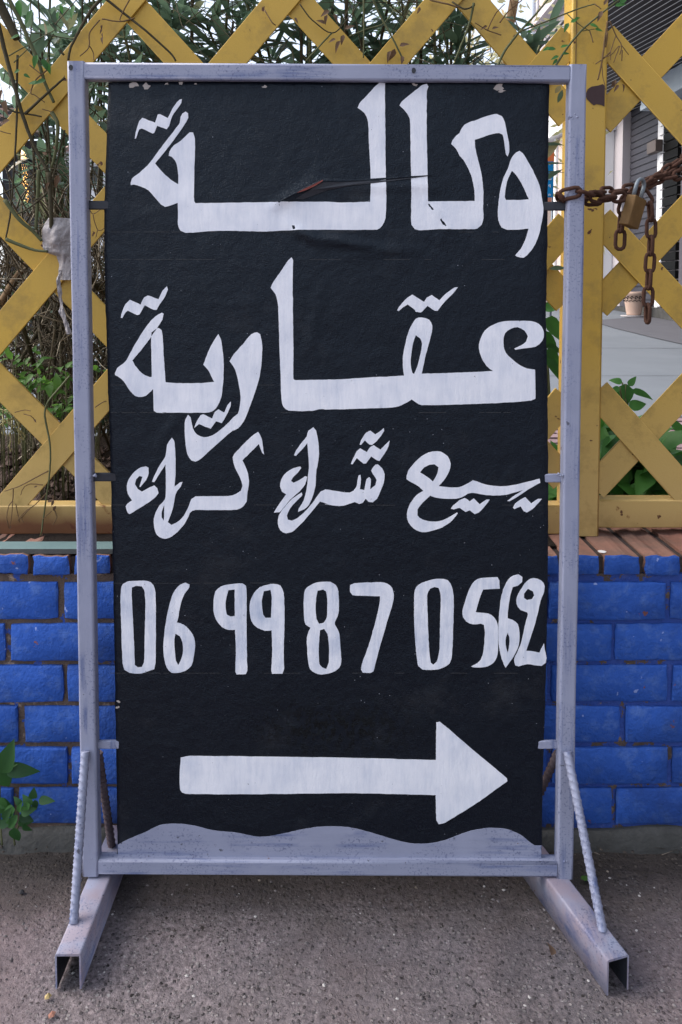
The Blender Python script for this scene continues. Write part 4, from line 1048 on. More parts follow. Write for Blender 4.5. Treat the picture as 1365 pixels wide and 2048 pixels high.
sh = m.build("perforated_shade", M['darkgrey'], lt); wm = sh.modifiers.new("wire", 'WIREFRAME'); wm.thickness = .006
E_ = bpy.data.materials.new("warm_bulb"); E_.use_nodes = True; E_.node_tree.nodes["Principled BSDF"].inputs["Emission Color"].default_value = (1, .5, .12, 1); E_.node_tree.nodes["Principled BSDF"].inputs["Emission Strength"].default_value = 1.6
m = MB(); m.lathe([(.001, .02), (.018, .04), (.022, .14), (.016, .30), (.001, .40)], lc, 10); m.build("bulb", E_, lt)
m = MB(); m.tube([lc + Vector((0, 0, H)), lc + Vector((0, 0, H + .9))], .004, 5); m.build("hanging_cord", M['dark'], lt)

# ================================================================== plants
M['oleander'] = m_leaf("oleander_leaf", (0.045, 0.090, 0.062), (0.13, 0.20, 0.13), (0.28, 0.22, 0.10), 0.42, 0.38, True)
M['oleander_s'] = m_leaf("oleander_leaf_mass", (0.042, 0.086, 0.060), (0.13, 0.20, 0.13), (0.26, 0.20, 0.09), 0.42, 0.38)
M['green'] = m_leaf("weed_leaf", (0.020, 0.095, 0.016), (0.065, 0.22, 0.040), None, 0.30, 0.5, True)
M['green_s'] = m_leaf("weed_leaf_mass", (0.016, 0.080, 0.012), (0.07, 0.22, 0.035), None, 0.30, 0.5)
M['hedge_s'] = m_leaf("hedge_leaf_mass", (0.022, 0.050, 0.028), (0.065, 0.105, 0.055), (0.16, 0.12, 0.06), 0.25, 0.55)
M['bright'] = m_leaf("bright_leaf", (0.06, 0.17, 0.03), (0.13, 0.28, 0.05), None, 0.4, 0.5, True)
M['bright_s'] = m_leaf("bright_leaf_mass", (0.05, 0.15, 0.025), (0.13, 0.28, 0.05), None, 0.4, 0.5)
M['dead'] = m_leaf("dead_leaf", (0.10, 0.055, 0.03), (0.20, 0.13, 0.085), None, 0.15, 0.8, True)
M['brush_s'] = m_leaf("dry_brush", (0.055, 0.043, 0.028), (0.17, 0.14, 0.095), (0.34, 0.30, 0.23), 0.0, 0.85)

def variants(name, mat, L, W, shape, n=5, curl=.25, fold=.25, segs=5):
    out = []
    for k in range(n):
        m = MB(); m.leaf((0, 0, 0), (0, 1, 0), (0, 0, 1), L, W*random.uniform(.85, 1.15), curl*random.uniform(.2, 1.6), fold*random.uniform(.5, 1.5), 0, segs, shape)
        me = m.mesh(name); me.materials.append(mat); me.polygons.foreach_set("use_smooth", [True]*len(me.polygons)); out.append(me)
    return out
def frame(d, n):
    d = Vector(d).normalized(); n = Vector(n); n = n - d*n.dot(d)
    if n.length < 1e-3: n = d.orthogonal()
    n.normalize(); x = d.cross(n); return Matrix((x, d, n)).transposed().to_quaternion()
def put_leaf(root, me, p, d, n, s=1.0, name="leaf"):
    o = place(name, me, p, root, frame(d, n)); o.scale = (s, s, s); return o
def rv(s=1.0): return Vector((random.uniform(-s, s), random.uniform(-s, s), random.uniform(-s, s)))
def pix(p):
    d = p - CAM; fw = d.y*math.cos(PITCH) - d.z*math.sin(PITCH); up = d.y*math.sin(PITCH) + d.z*math.cos(PITCH)
    return XP + FPX*d.x/fw, YP - FPX*up/fw
def shown(p):
    u, v = pix(p); return -20 < u < 1385 and -20 < v < 1000 and (v < 130 or u < 222 or u > 1090)

# ---- oleanders behind the top of the fence
random.seed(11)
OL = variants("leaf", M['oleander'], 1.0, .165, 0, 8, .28, .2, 5)
def oleander(x, y, label, nst, sprd, top=(1.75, 2.25), seed=0, budget=110):
    random.seed(seed)
    root = thing("oleander_shrub", (x, y, ZS), label, "shrub", "oleanders behind the fence")
    stuff = MB()
    for i in range(nst):
        h = random.uniform(*top); a = random.uniform(0, 6.28); r = random.uniform(.1, 1)*sprd
        b = Vector((x + .07*math.cos(a), y + .07*math.sin(a), ZS - .03)); t = Vector((x + r*math.cos(a), y + r*.55*math.sin(a), h))
        mid = (b+t)/2 + Vector((-.25*(t.x-b.x), -.25*(t.y-b.y), .1))
        pts = smooth_path([b, mid, t], 8); m = MB(); m.tube(pts, [.009 - .006*k/len(pts) for k in range(len(pts))], 5); m.build("stem", M['greentwig'] if i % 3 else M['twig'], root)
        for k, p in enumerate(pts[5:]):
            dd = (pts[min(k+6, len(pts)-1)] - pts[k+4]).normalized()
            for q in range(4 if k > 3 else 2):
                az = 2.094*q + k*1.1 + random.uniform(-.4, .4); side = dd.orthogonal(); side.rotate(Matrix.Rotation(az, 3, dd))
                d = (side*random.uniform(.5, 1.0) + dd*random.uniform(.35, 1.1) + Vector((0, 0, random.uniform(-.35, .15)))).normalized()
                L = random.uniform(.11, .175); pp = p + rv(.015)
                if budget > 0 and shown(pp + d*L*.5):
                    put_leaf(root, random.choice(OL), pp, d, dd + rv(.3), L); budget -= 1
                else: stuff.leaf(pp, d, dd + rv(.3), L, L*.165, random.uniform(.05, .4), .2, 0, 4, 0)
    if stuff.v: stuff.build("foliage", M['oleander_s'], root, stuff=True)
oleander(-.42, .95, "oleander with long dark leaves above the sign's top left, right of the mossy stems", 15, .34, seed=1)
oleander(-.02, .90, "tall oleander with long dark leaves above the middle of the sign", 17, .36, seed=2)
oleander(.34, 1.15, "oleander with long grey-green leaves above the sign, left of the pale tree", 15, .34, seed=3)
oleander(-.95, 1.25, "thin oleander at the far left edge behind the mossy stems", 8, .30, seed=4, budget=60)

# ---- pale tree far off, above the right of the sign
random.seed(17)
tp = at(1015, 60, 9); tr = thing("pale_tree", (tp.x, 9, .9), "distant pale yellow-green tree left of the shop building's drain pipe", "tree")
m = MB(); m.tube(smooth_path([(tp.x-.1, 9, .8), (tp.x, 9.05, 2.3), (tp.x-.1, 9, 3.6), (tp.x+.1, 9, 5)], 5), [.13]*6+[.10]*5+[.06]*5, 8); m.build("trunk", M['drytwig'], tr)
m = MB()
for i in range(1500):
    c_ = Vector((tp.x - .15, 9.2, 3.9)) + Vector((random.gauss(0, .62), random.gauss(0, .7), random.gauss(0, .95))); m.leaf(c_, rv(), rv(), random.uniform(.07, .16), .05, .2, .2, 0, 2, 1)
m.build("crown", m_leaf("pale_tree_leaf", (0.25, 0.25, 0.11), (0.44, 0.42, 0.24), (0.5, 0.3, 0.15), 0.4, 0.6), tr, stuff=True)

# ---- hedge on the left: a bush of small leaves, dry brush, bright ground plants
random.seed(23)
def bush(x, y, z0, z1, rx, ry, n, leafL, mat, label, name="hedge_bush", nst=12, grp="hedge bushes on the left", thin=1.0):
    root = thing(name, (x, y, ZS), label, "bush", grp)
    for i in range(nst):
        a = random.uniform(0, 6.28); t = Vector((x + rx*random.uniform(.2, 1)*math.cos(a), y + ry*random.uniform(.2, 1)*math.sin(a), random.uniform(z0*.5+z1*.5, z1)))
        b = Vector((x + random.uniform(-.08, .08), y + random.uniform(-.05, .05), ZS-.03))
        q = smooth_path([b, (b+t)/2 + rv(.06), t], 5); m = MB(); m.tube(q, [.006 - .0045*k/len(q) for k in range(len(q))], 5); m.build("stem", M['twig'], root)
    m = MB()
    for i in range(n):
        while True:
            p = rv()
            if p.length < 1 and random.random() < .35 + .65*p.length: break
        q = Vector((x + p.x*rx, y + p.y*ry, (z0+z1)/2 + p.z*(z1-z0)/2))
        if noise.noise(q*7) < -.08*thin: continue
        m.leaf(q, rv() + Vector((0, 0, .3)), rv() + Vector((0, -.3, .6)), leafL*random.uniform(.6, 1.3), leafL*.38, .25, .2, 0, 3, 1)
    m.build("foliage", mat, root, stuff=True); return root
bush(-.80, 1.25, .62, 1.25, .40, .22, 3000, .040, M['hedge_s'], "dense dark green bush behind the dry brush left of the sign")
bush(-.36, 1.35, .60, 1.30, .34, .22, 1800, .040, M['hedge_s'], "dark green bush behind the sign's left post")
bush(-.78, 1.00, 1.45, 2.15, .36, .20, 1300, .065, M['oleander_s'], "loose leafy top of a tall bush against the bright sky at upper left", thin=-1)
# tangled dry brush
random.seed(29); br = thing("dry_brush", (-.5, .8, ZS), "tangle of dry brown twigs and straw behind the lattice left of the sign", "brushwood")
def tangle(n, box, L, r, mat, name, up=.5):
    m = MB()
    for i in range(n):
        u, v = random.uniform(box[0], box[2]), random.uniform(box[1], box[3]); p = at(u, v, random.uniform(box[4], box[5]))
        d = (rv() + Vector((0, 0, random.choice((-1, 1))*up))).normalized(); l = L*random.uniform(.5, 1.4)
        m.tube([p, p + d*l*.5 + rv(l*.06), p + d*l + rv(l*.14)], [r, r*.8, r*.3], 3, 0, False)
    return m.build(name, mat, br, stuff=True)
tangle(1300, (-30, 450, 240, 860, .62, 1.15), .11, .0016, M['brush_s'], "fine_twigs")
tangle(330, (-30, 430, 240, 860, .60, 1.0), .20, .0032, M['brush_s'], "straw", 1.2)
tangle(90, (-30, 0, 240, 420, .45, .95), .20, .0014, M['twig'], "upper_twigs", .4)
tangle(110, (230, -10, 1010, 130, .5, .95), .20, .0014, M['twig'], "upper_twigs", .6)
for pts, rp in (([(20,760),(60,690),(95,640),(150,600)],9), ([(0,610),(30,560),(60,520)],14), ([(10,770),(90,738),(180,722)],8), ([(45,650),(70,740),(85,860)],9), ([(180,555),(205,585),(240,600)],10),
                ([(85,700),(80,640),(110,560)],6), ([(178,705),(212,690)],5), ([(190,830),(210,870),(222,900)],6), ([(100,780),(110,700),(112,610)],10), ([(125,760),(122,680),(128,600)],8), ([(70,900),(62,850),(75,800)],8)):
    q = smooth_path([at(u, v, .62 + .1*i) for i, (u, v) in enumerate(pts)], 5); m = MB(); m.tube(q, rp*.5/pxm(.7), 6); m.build("branch", M['twig'] if rp < 12 else M['drytwig'], br)
# bright ground plants
random.seed(37)
gl = variants("leaf", M['bright'], 1, .55, 1, 6, .3, .25, 4)
for (u, v, Y, n, lab, rr) in ((72, 775, .55, 90, "bright green seedlings low behind the lattice near the left edge", .14), (118, 812, .50, 55, "deep green leafy seedlings beside the sign's left post", .09), (40, 730, .60, 50, "bright green seedlings at the left edge by the blue paving", .12)):
    p0 = at(u, v, Y); root = thing("ground_plant", (p0.x, p0.y, ZS), lab, "plant", "seedlings in the planter")
    for i in range(n//4):
        p = p0 + Vector((random.gauss(0, rr*.4), random.gauss(0, .04), random.gauss(0, rr*.3)))
        m = MB(); m.tube([(p.x, p.y, ZS-.02), p], .0016, 4); m.build("stem", M['greentwig'], root)
        for k in range(4): put_leaf(root, random.choice(gl), p + rv(.012), rv() + Vector((0, -.4, .2)), Vector((0, -.5, 1)) + rv(.4), random.uniform(.016, .034))
# grey-green seed heads at the left edge
sh_ = thing("seed_stalks", (at(20, 850, .42).x, .42, ZS), "pale yellow-green seed stalks hanging at the left edge above the bottom rail", "plant")
random.seed(41)
for u0, v0, u1, v1 in ((-10,815,40,845),(-10,860,30,838),(5,830,10,870),(25,840,20,900),(30,835,45,880),(10,820,60,830),(40,845,38,885),(-5,840,50,870)):
    q = smooth_path([at(u0, v0, .42), at((u0+u1)/2, (v0+v1)/2-6, .40), at(u1, v1, .41)], 4); m = MB(); m.tube(q, .0013, 4)
    for p in q[3:]: m.lathe([(.0003, -.004), (.0022, 0), (.0003, .005)], p + rv(.004), 5)
    m.build("stalk", m_plain("pale_stalk", (0.20, 0.19, 0.08), (0.32, 0.30, 0.15), 40) if "pale_stalk" not in bpy.data.materials else bpy.data.materials["pale_stalk"], sh_)

# ---- climbing stems in front of and through the left of the lattice
cv = thing("climbing_bramble", (at(40, 480, YF).x, YF - .03, ZC), "mossy brown climbing stems and tendrils across the lattice at upper left", "climber")
random.seed(43)
yf1 = YF - .02
def vine(root, pts, rp, mat='twig', Y=None, name="stem", wob=1.5, seg=6):
    Y = yf1 if Y is None else Y
    q = smooth_path([at(u, v, Y + random.uniform(-.006, .006)) for u, v in pts], 5)
    n = len(q); r0 = rp*.5/pxm(Y); q = [p + rv(wob*.2/pxm(Y)) for p in q]
    m = MB(); m.tube(q, [r0*(1 - .35*i/n) for i in range(n)], seg); return m.build(name, M[mat], root)
for pts, rp, mt in (([(-5,40),(12,110),(30,175),(44,225),(60,270),(75,305),(98,345)],9,'twig'), ([(14,-10),(40,40),(58,80),(78,125),(90,165),(108,205)],9,'greentwig'), ([(-5,0),(18,45),(34,78)],22,'twig'),
                    ([(205,-5),(180,25),(160,60),(142,95),(137,120)],7,'twig'), ([(36,110),(34,180),(34,235),(30,320),(22,420),(12,478)],5,'twig'), ([(12,478),(45,492),(70,500),(96,503)],8,'greentwig'),
                    ([(50,228),(75,205),(100,182),(130,155)],6,'twig'), ([(0,205),(25,222),(45,226),(84,233)],5,'twig'), ([(98,345),(102,410),(103,470)],11,'twig'), ([(78,340),(76,400),(72,460)],9,'greentwig'),
                    ([(104,225),(116,250),(112,300),(104,335)],9,'greentwig'), ([(130,260),(118,310),(108,350),(96,385),(70,400)],4,'twig'), ([(96,385),(60,415),(30,430)],4,'twig'), ([(0,390),(30,375),(62,352),(95,335)],3,'twig'),
                    ([(10,400),(40,440),(66,462),(84,482)],9,'greentwig'), ([(18,112),(60,88),(110,60)],2.5,'greentwig'), ([(28,125),(56,98)],2.5,'greentwig'), ([(210,-4),(250,28),(290,60),(340,105),(352,122)],6,'twig'),
                    ([(262,-5),(240,40),(268,38)],3,'drytwig'), ([(205,38),(240,43),(270,36)],3,'drytwig'), ([(200,40),(180,65),(178,95),(160,112)],3,'drytwig'), ([(178,90),(187,105),(188,120)],2.5,'drytwig'), ([(95,140),(72,160),(62,185),(70,190),(90,205)],3,'drytwig'),
                    ([(60,130),(82,148)],3,'drytwig'), ([(120,100),(128,110)],6,'twig'), ([(85,218),(105,224)],2.5,'drytwig'), ([(0,262),(22,268)],2.5,'drytwig'), ([(176,412),(186,428),(200,420),(214,415)],2,'drytwig'), ([(186,428),(196,460),(212,455)],2,'drytwig'), ([(196,460),(192,475)],2,'drytwig'), ([(180,330),(200,360),(214,378)],3,'twig')):
    vine(cv, pts, rp, mt)
random.seed(47)
SL = variants("leaf", M['green'], 1, .5, 1, 5, .25, .25, 4); DL = variants("leaf", M['dead'], 1, .45, 1, 5, .5, .5, 4)
for u, v, a, L, mt in ((40,70,200,20,0),(75,110,250,26,0),(85,118,300,24,0),(95,125,280,22,0),(92,160,200,24,0),(78,165,180,22,0),(40,140,200,14,0),(48,148,330,14,0),(118,22,260,18,0),(122,10,280,16,0),
                       (205,50,255,10,1),(204,58,250,9,1),(206,66,255,9,1),(205,74,260,12,1),(5,180,240,26,1),(12,200,260,28,1),(100,365,230,20,1),(118,350,250,26,1),(60,330,160,12,0),(45,358,200,18,0),(95,310,150,14,1),(112,300,120,12,1),(38,0,270,30,0),(65,20,240,30,0),(150,10,250,28,0),(20,240,200,20,1)):
    p = at(u, v, yf1 - .01); d = Vector((math.cos(R(a)), random.uniform(-.3, .1), math.sin(R(a))))
    put_leaf(cv, random.choice(DL if mt else SL), p, d, Vector((random.uniform(-.5, .5), -1, .4)), L/pxm(yf1))
# long thin vine hanging in front, ending over the wall top
hv = thing("hanging_vine", (at(95, 960, yf1).x, yf1, ZC), "single thin vine hanging beside the left post down to the wall top", "vine"); random.seed(53)
for pts, rp, mt in (([(140,752),(118,778),(98,802),(90,826),(95,858),(101,895),(100,940),(95,985),(88,1030),(84,1062),(80,1075)],4.5,'greentwig'), ([(97,942),(70,956),(40,972),(10,982)],3,'drytwig'), ([(86,970),(62,968),(48,975),(42,990)],2.2,'drytwig'),
                    ([(95,985),(70,1010),(52,1022),(36,1040)],2.2,'drytwig'), ([(27,978),(26,1000),(18,1012),(14,1035),(18,1055)],2.5,'drytwig'), ([(26,1002),(24,1030),(20,1052)],2,'drytwig'), ([(62,1015),(45,1035),(48,1045)],2,'drytwig'), ([(108,1018),(114,1035),(106,1050)],2.5,'drytwig'), ([(84,1040),(104,1022)],2,'drytwig'), ([(80,1075),(72,1088),(62,1096),(48,1090)],3,'drytwig'), ([(32,1008),(40,1045)],2,'drytwig'), ([(60,1018),(36,1042)],2,'drytwig'), ([(30,825),(50,820),(62,822)],2,'drytwig'), ([(48,828),(62,832),(70,840)],2,'drytwig'), ([(190,815),(205,805),(214,802)],2.5,'drytwig')):
    vine(hv, pts, rp, mt, YF - .012)
for u, v, a, L in ((108,1000,250,14),(112,1012,240,12),(105,1000,200,12),(22,1052,250,8),(69,838,300,8),(75,972,200,8),(104,990,300,12),(84,1066,260,10)):
    put_leaf(hv, random.choice(DL), at(u, v, YF - .018), (math.cos(R(a)), -.2, math.sin(R(a))), (0.3, -1, .3), L/pxm(YF))
# sprigs over the top right of the sign
sp_ = thing("jasmine_sprig", (at(1100, 90, YF).x, YF - .03, 1.6), "green jasmine sprigs with small leaves arching over the sign's top right corner", "climber"); random.seed(59)
ys_ = YF - .05
for pts, rp, mt in (([(996,132),(1008,105),(1030,75),(1050,52),(1075,25),(1105,-12)],5.5,'greentwig'), ([(1042,62),(1080,48),(1135,26),(1165,15),(1190,8)],3.5,'greentwig'), ([(1112,132),(1132,100),(1160,65),(1190,38),(1220,14),(1245,-5)],4.5,'greentwig'), ([(1020,-5),(1028,30),(1038,60)],3,'drytwig'),
                    ([(1000,45),(1020,20),(1045,0)],3,'drytwig'), ([(1190,8),(1203,18)],2.5,'drytwig'), ([(1135,28),(1160,50),(1180,62)],2,'greentwig'), ([(1180,62),(1187,85)],2.5,'drytwig'), ([(1165,62),(1190,58)],2,'greentwig'), ([(1216,42),(1210,80),(1204,125),(1196,160)],4,'drytwig'), ([(1220,42),(1232,70),(1243,90),(1240,110)],2.5,'drytwig'),
                    ([(1232,72),(1222,102),(1222,120)],2,'drytwig'), ([(1222,104),(1206,118),(1192,128)],3,'drytwig'), ([(1240,92),(1228,125)],2,'drytwig'), ([(1243,90),(1258,110)],2,'drytwig'), ([(1204,120),(1206,150),(1212,180)],2,'drytwig'), ([(1215,65),(1212,95)],4,'drytwig'), ([(1238,92),(1222,110),(1206,115)],2,'drytwig'), ([(1245,100),(1244,122)],2.5,'drytwig')):
    vine(sp_, pts, rp, mt, ys_)
for u, v, a, L, k in ((1142,45,30,16,0),(1138,46,240,18,0),(1150,38,20,12,0),(1180,48,340,18,0),(1190,58,350,16,0),(1112,98,175,22,0),(1100,95,200,14,0),(1122,95,20,16,0),(1125,108,10,14,0),(1118,112,200,16,0),(1115,118,230,14,0),(1240,8,45,22,0),(1230,12,10,22,0),(1228,2,80,20,0),
                      (1052,52,20,14,0),(1055,62,350,12,0),(1208,10,60,16,1),(1205,22,240,18,1),(1232,160,250,14,1),(1238,170,230,14,1),(1245,168,300,14,1),(1226,162,270,12,1)):
    put_leaf(sp_, random.choice(DL if k else SL), at(u, v, ys_ - .006), (math.cos(R(a)), random.uniform(-.3, .2), math.sin(R(a))), (random.uniform(-.4, .4), -1, .5), L/pxm(YF))
# dry leafy twigs across the top of the sign
dt_ = thing("dry_twig", (at(650, 80, YF).x, YF - .02, 1.6), "thin twigs with curled brown leaves across the lattice above the sign's middle", "twig"); random.seed(61)
for pts, rp, mt in (([(600,8),(625,40),(664,66),(690,45),(720,5)],3,'twig'), ([(664,66),(640,92),(612,122)],3.5,'greentwig'), ([(745,-5),(760,30),(785,75),(808,122)],5,'greentwig'), ([(700,72),(735,58),(770,45),(800,0)],3,'greentwig'), ([(948,6),(940,45),(925,85),(910,122)],5,'greentwig'), ([(905,4),(930,18),(950,10)],4,'twig'),
                    ([(728,-5),(728,60),(727,115)],4,'greentwig'), ([(1003,70),(975,60),(950,45)],2.5,'drytwig'), ([(975,62),(990,30),(1010,8)],2.5,'drytwig'), ([(530,20),(545,45),(552,50)],3,'drytwig'), ([(860,0),(895,8),(918,15)],4,'drytwig')):
    vine(dt_, pts, rp, mt, YF - .014)
for u, v, a, L in ((660,22,200,16),(655,30,250,14),(668,28,300,14),(690,58,20,16),(688,70,250,14),(682,82,230,18),(672,78,200,12),(800,92,20,14),(790,98,250,18),(782,102,240,16),(806,112,260,12),(840,14,260,10),(650,48,150,14),(975,52,200,10),(985,58,20,10),(590,35,300,10)):
    put_leaf(dt_, random.choice(DL), at(u, v, YF - .02), (math.cos(R(a)), random.uniform(-.4, .1), math.sin(R(a))), (random.uniform(-.6, .6), -1, .3), L*1.25/pxm(YF))

# ---- broad-leaved weeds behind the right of the fence
random.seed(67)
WL = variants("leaf", M['green'], 1, .52, 1, 6, .30, .22, 6)
def weed(lab, leaves, Y, base):
    p0 = at(*base, Y); root = thing("broadleaf_weed", (p0.x, Y, ZS - .05), lab, "plant", "broad-leaved weeds behind the fence")
    for u, v, a, L, asp in leaves:
        yy = Y + random.uniform(-.05, .05); p = at(u, v, yy); d = Vector((math.cos(R(a)), random.uniform(-.35, .2), math.sin(R(a))))
        m = MB(); m.tube(smooth_path([Vector((p0.x, Y, ZS - .06)), (Vector((p0.x, Y, ZS)) + p)/2 + rv(.02), p], 4), .0022, 4); m.build("stem", M['greentwig'], root)
        o = put_leaf(root, random.choice(WL), p, d, Vector((random.uniform(-.4, .4), -1, random.uniform(.2, .9))), L/pxm(yy)); o.scale.x *= asp/.52
weed("broad green leaves showing between the board and the right post", ((1088,640,330,70,.62),(1085,660,300,70,.35),(1090,700,320,52,.45),(1092,715,310,62,.4),(1085,620,20,50,.5),(1092,690,340,40,.4)), .55, (1075, 900))
weed("upright weed with a heart-shaped top leaf above the lattice crossing on the right", ((1252,768,262,52,.7),(1245,765,160,24,.6),(1258,772,60,24,.6),(1262,782,352,58,.28),(1240,775,200,24,.5),(1258,815,20,40,.6),(1248,830,340,46,.7),(1260,828,300,40,.7),(1340,845,330,50,.45),(1318,868,240,30,.6),(1330,930,20,40,.3),(1335,905,340,40,.3)), .60, (1255, 960))
random.seed(71)
wd = thing("weed_patch", (at(1260, 950, .5).x, .5, ZS - .05), "dense patch of dark green leaves just above the gate's bottom rail", "plants")
m = MB(); cnt = 0
for i in range(620):
    u = random.uniform(1195, 1350) if i % 4 else random.uniform(1080, 1135)
    lim = 835 + (70*abs(u-1235)/100)**1.1*.7
    v = random.uniform(lim, 1010); Y = random.uniform(.40, .85); p = at(u, v, Y); d = rv() + Vector((0, -.3, .1)); n_ = rv(.5) + Vector((0, -.6, 1)); L = random.uniform(.055, .10)
    if cnt < 150: put_leaf(wd, random.choice(WL), p, d, n_, L); cnt += 1
    else: m.leaf(p, d, n_, L, L*.5, .3, .2, 0, 4, 1)
m.build("foliage", M['green_s'], wd, stuff=True)
# ---- strap leaves of the oleander between board and right post
random.seed(73)
ol2 = thing("oleander_branch", (at(1090, 350, .5).x, .5, 1.0), "few narrow dark leaves poking out right of the board near the chain", "branch")
for u, v, a, L, w_ in ((1075,292,14,60,.13),(1072,330,48,76,.2),(1080,330,12,52,.10),(1068,372,34,72,.14),(1085,345,8,48,.08),(1100,538,12,34,.3),(1125,180,255,24,.35),(1122,172,230,16,.6)):
    p = at(u, v, YF - .03); o = put_leaf(ol2, random.choice(OL), p, (math.cos(R(a)), .05, math.sin(R(a))), (.2, -1, .5), L/pxm(YF)); o.scale.x *= w_/.135
    
# ---- nettle-like plant growing at the foot of the wall, lower left
random.seed(79)
M['mint'] = m_leaf('mint_leaf', (0.010, 0.050, 0.014), (0.050, 0.165, 0.030), None, 0.25, 0.5, True)
NL = variants("leaf", M['mint'], 1, .56, 1, 6, .30, .28, 8)
nt = thing("mint_plant", (at(20, 1690, .11).x, .11, 0), "leafy mint-like plant growing at the wall's foot in the lower left corner", "plant")
yn = .10
for pts in (([(5,1690),(0,1620),(2,1540)]), ([(30,1690),(28,1660),(34,1620)]), ([(34,1660),(55,1610),(66,1592)]), ([(0,1690),(-10,1650),(-8,1610)])): vine(nt, pts, 4, 'greentwig', yn + .02)
for u, v, a, L, w_ in ((12,1537,352,56,.5),(4,1536,22,30,.45),(4,1545,70,60,.6),(2,1540,285,40,.7),(0,1530,110,40,.5),(-4,1600,330,30,.6),(-6,1595,300,40,.7),(66,1598,80,22,.7),(78,1600,5,30,.5),(70,1600,280,18,.6),(62,1612,120,24,.7),(60,1608,215,22,.7),
                      (42,1622,10,28,.7),(40,1630,340,26,.7),(38,1624,75,20,.5),(32,1640,210,24,.7),(30,1618,200,24,.8),(36,1645,0,26,.55),(30,1655,275,32,.65),(28,1640,255,20,.5),(44,1610,130,20,.6),(8,1640,60,28,.6),(-2,1650,20,30,.6),(35,1630,235,30,.5),(46,1650,320,20,.5)):
    p = at(u, v, yn + random.uniform(-.015, .01)); o = put_leaf(nt, random.choice(NL), p, (math.cos(R(a)), random.uniform(-.25, .1), math.sin(R(a))), (random.uniform(-.3, .3), -1, random.uniform(.2, .8)), L*1.15/pxm(yn)); o.scale.x *= w_/.56

# ================================================================== chain, padlock and small things
def link_mesh(L=.041, W=.0225, r=.0034, n=5, sg=7):
    m = MB(); pts = []; R_ = W/2 - r; h = L/2 - W/2
    for sgn in (1, -1):
        for k in range(n+1):
            q = math.pi*k/n; pts.append(Vector((R_*math.cos(q)*sgn, sgn*(h + R_*math.sin(q)) , 0)))
    N = len(pts)
    for i, p in enumerate(pts):
        d = (pts[(i+1) % N] - pts[i-1]).normalized(); e = d.cross(Vector((0, 0, 1)))
        for k in range(sg): q = 2*math.pi*k/sg; m.v.append(p + e*r*math.cos(q) + Vector((0, 0, r*math.sin(q))))
    for i in range(N):
        for k in range(sg):
            i2, k2 = (i+1) % N, (k+1) % sg; m.f.append([i*sg+k, i*sg+k2, i2*sg+k2, i2*sg+k]); m.m.append(0); m.sm.append(True)
    me = m.mesh("chain_link"); me.materials.append(M['rust']); me.polygons.foreach_set("use_smooth", [True]*len(me.polygons)); return me
LM = link_mesh()
chain = thing("rusty_chain", at(1150, 385, -.01), "rusty iron chain looped round the sign's right post and slung across the fence", "chain")
def run(pts, pitch=.0305, roll0=0, view=Vector((0, -1, 0)), jit=.25):
    P = smooth_path(pts, 12); acc = 0; k = 0; prev = P[0]; out = [P[0]]
    for p in P[1:]:
        while (p - out[-1]).length >= pitch: out.append(out[-1] + (p - out[-1]).normalized()*pitch)
    for i in range(len(out)-1):
        a, b = out[i], out[i+1]; d = (b-a).normalized(); n = view - d*view.dot(d)
        if n.length < .05: n = d.orthogonal()
        n.normalize(); n.rotate(Matrix.Rotation((math.pi/2 if (i + roll0) % 2 else 0) + random.uniform(-jit, jit), 3, d))
        place("chain_link", LM, (a+b)/2, chain, frame(d, n))
random.seed(83)
xr_, yp_ = W2 - TH/2, TB/2
A = lambda u, v, Y: at(u, v, Y)
run([A(1250,392,.06), A(1205,398,.030), A(1185,392,.012), A(1170,384,-.006), A(1132,382,-.008), A(1117,398,.012), A(1125,405,.042), A(1150,402,.055), A(1190,400,.06), A(1222,398,.075), A(1262,388,.10), A(1300,366,.13), A(1335,345,.16), A(1375,318,.19), A(1420,296,.21)], roll0=0)
run([A(1186,384,.03), A(1215,384,.06), A(1250,380,.085), A(1288,372,.115), A(1320,352,.14), A(1350,330,.165), A(1420,280,.2)], roll0=1)
run([A(1262,392,.095), A(1300,362,.12), A(1336,356,.14), A(1365,348,.16), A(1420,330,.2)], roll0=0, jit=.6)
run([A(1252,394,.08), A(1244,425,.078), A(1241,470,.078), A(1239,522,.078)], roll0=0, jit=.12)
run([A(1281,378,.10), A(1300,402,.098), A(1303,440,.098), A(1302,500,.098), A(1298,560,.098), A(1296,620,.098), A(1295,674,.098)], roll0=0, jit=.12)
pk = A(1266, 424, .06); lockr = thing("padlock", pk, "brass padlock with a steel shackle hanging crooked from the rusty chain", "padlock")
m = MB(); Wp, Hp, Tp = .036, .053, .019
m.box((-Wp/2, -Tp/2, -Hp/2), (Wp/2, Tp/2, Hp/2))
q = Matrix.Rotation(R(15), 3, 'Y') @ Matrix.Rotation(R(38), 3, 'Z')
m.v = [q @ v + pk for v in m.v]; m.build("lock_body", M['brass'], lockr, bevel=.002)
m = MB(); sh = []
for k in range(0, 13):
    a = math.pi*k/12; sh.append(Vector((.0115*math.cos(a), 0, Hp/2 + .020 + .0115*math.sin(a))))
sh = [Vector((.0115, 0, Hp/2-.004))] + sh + [Vector((-.0115, 0, Hp/2-.004))]
m.tube([q @ v + pk for v in sh], .0036, 8); m.build("shackle", M['steel'], lockr)

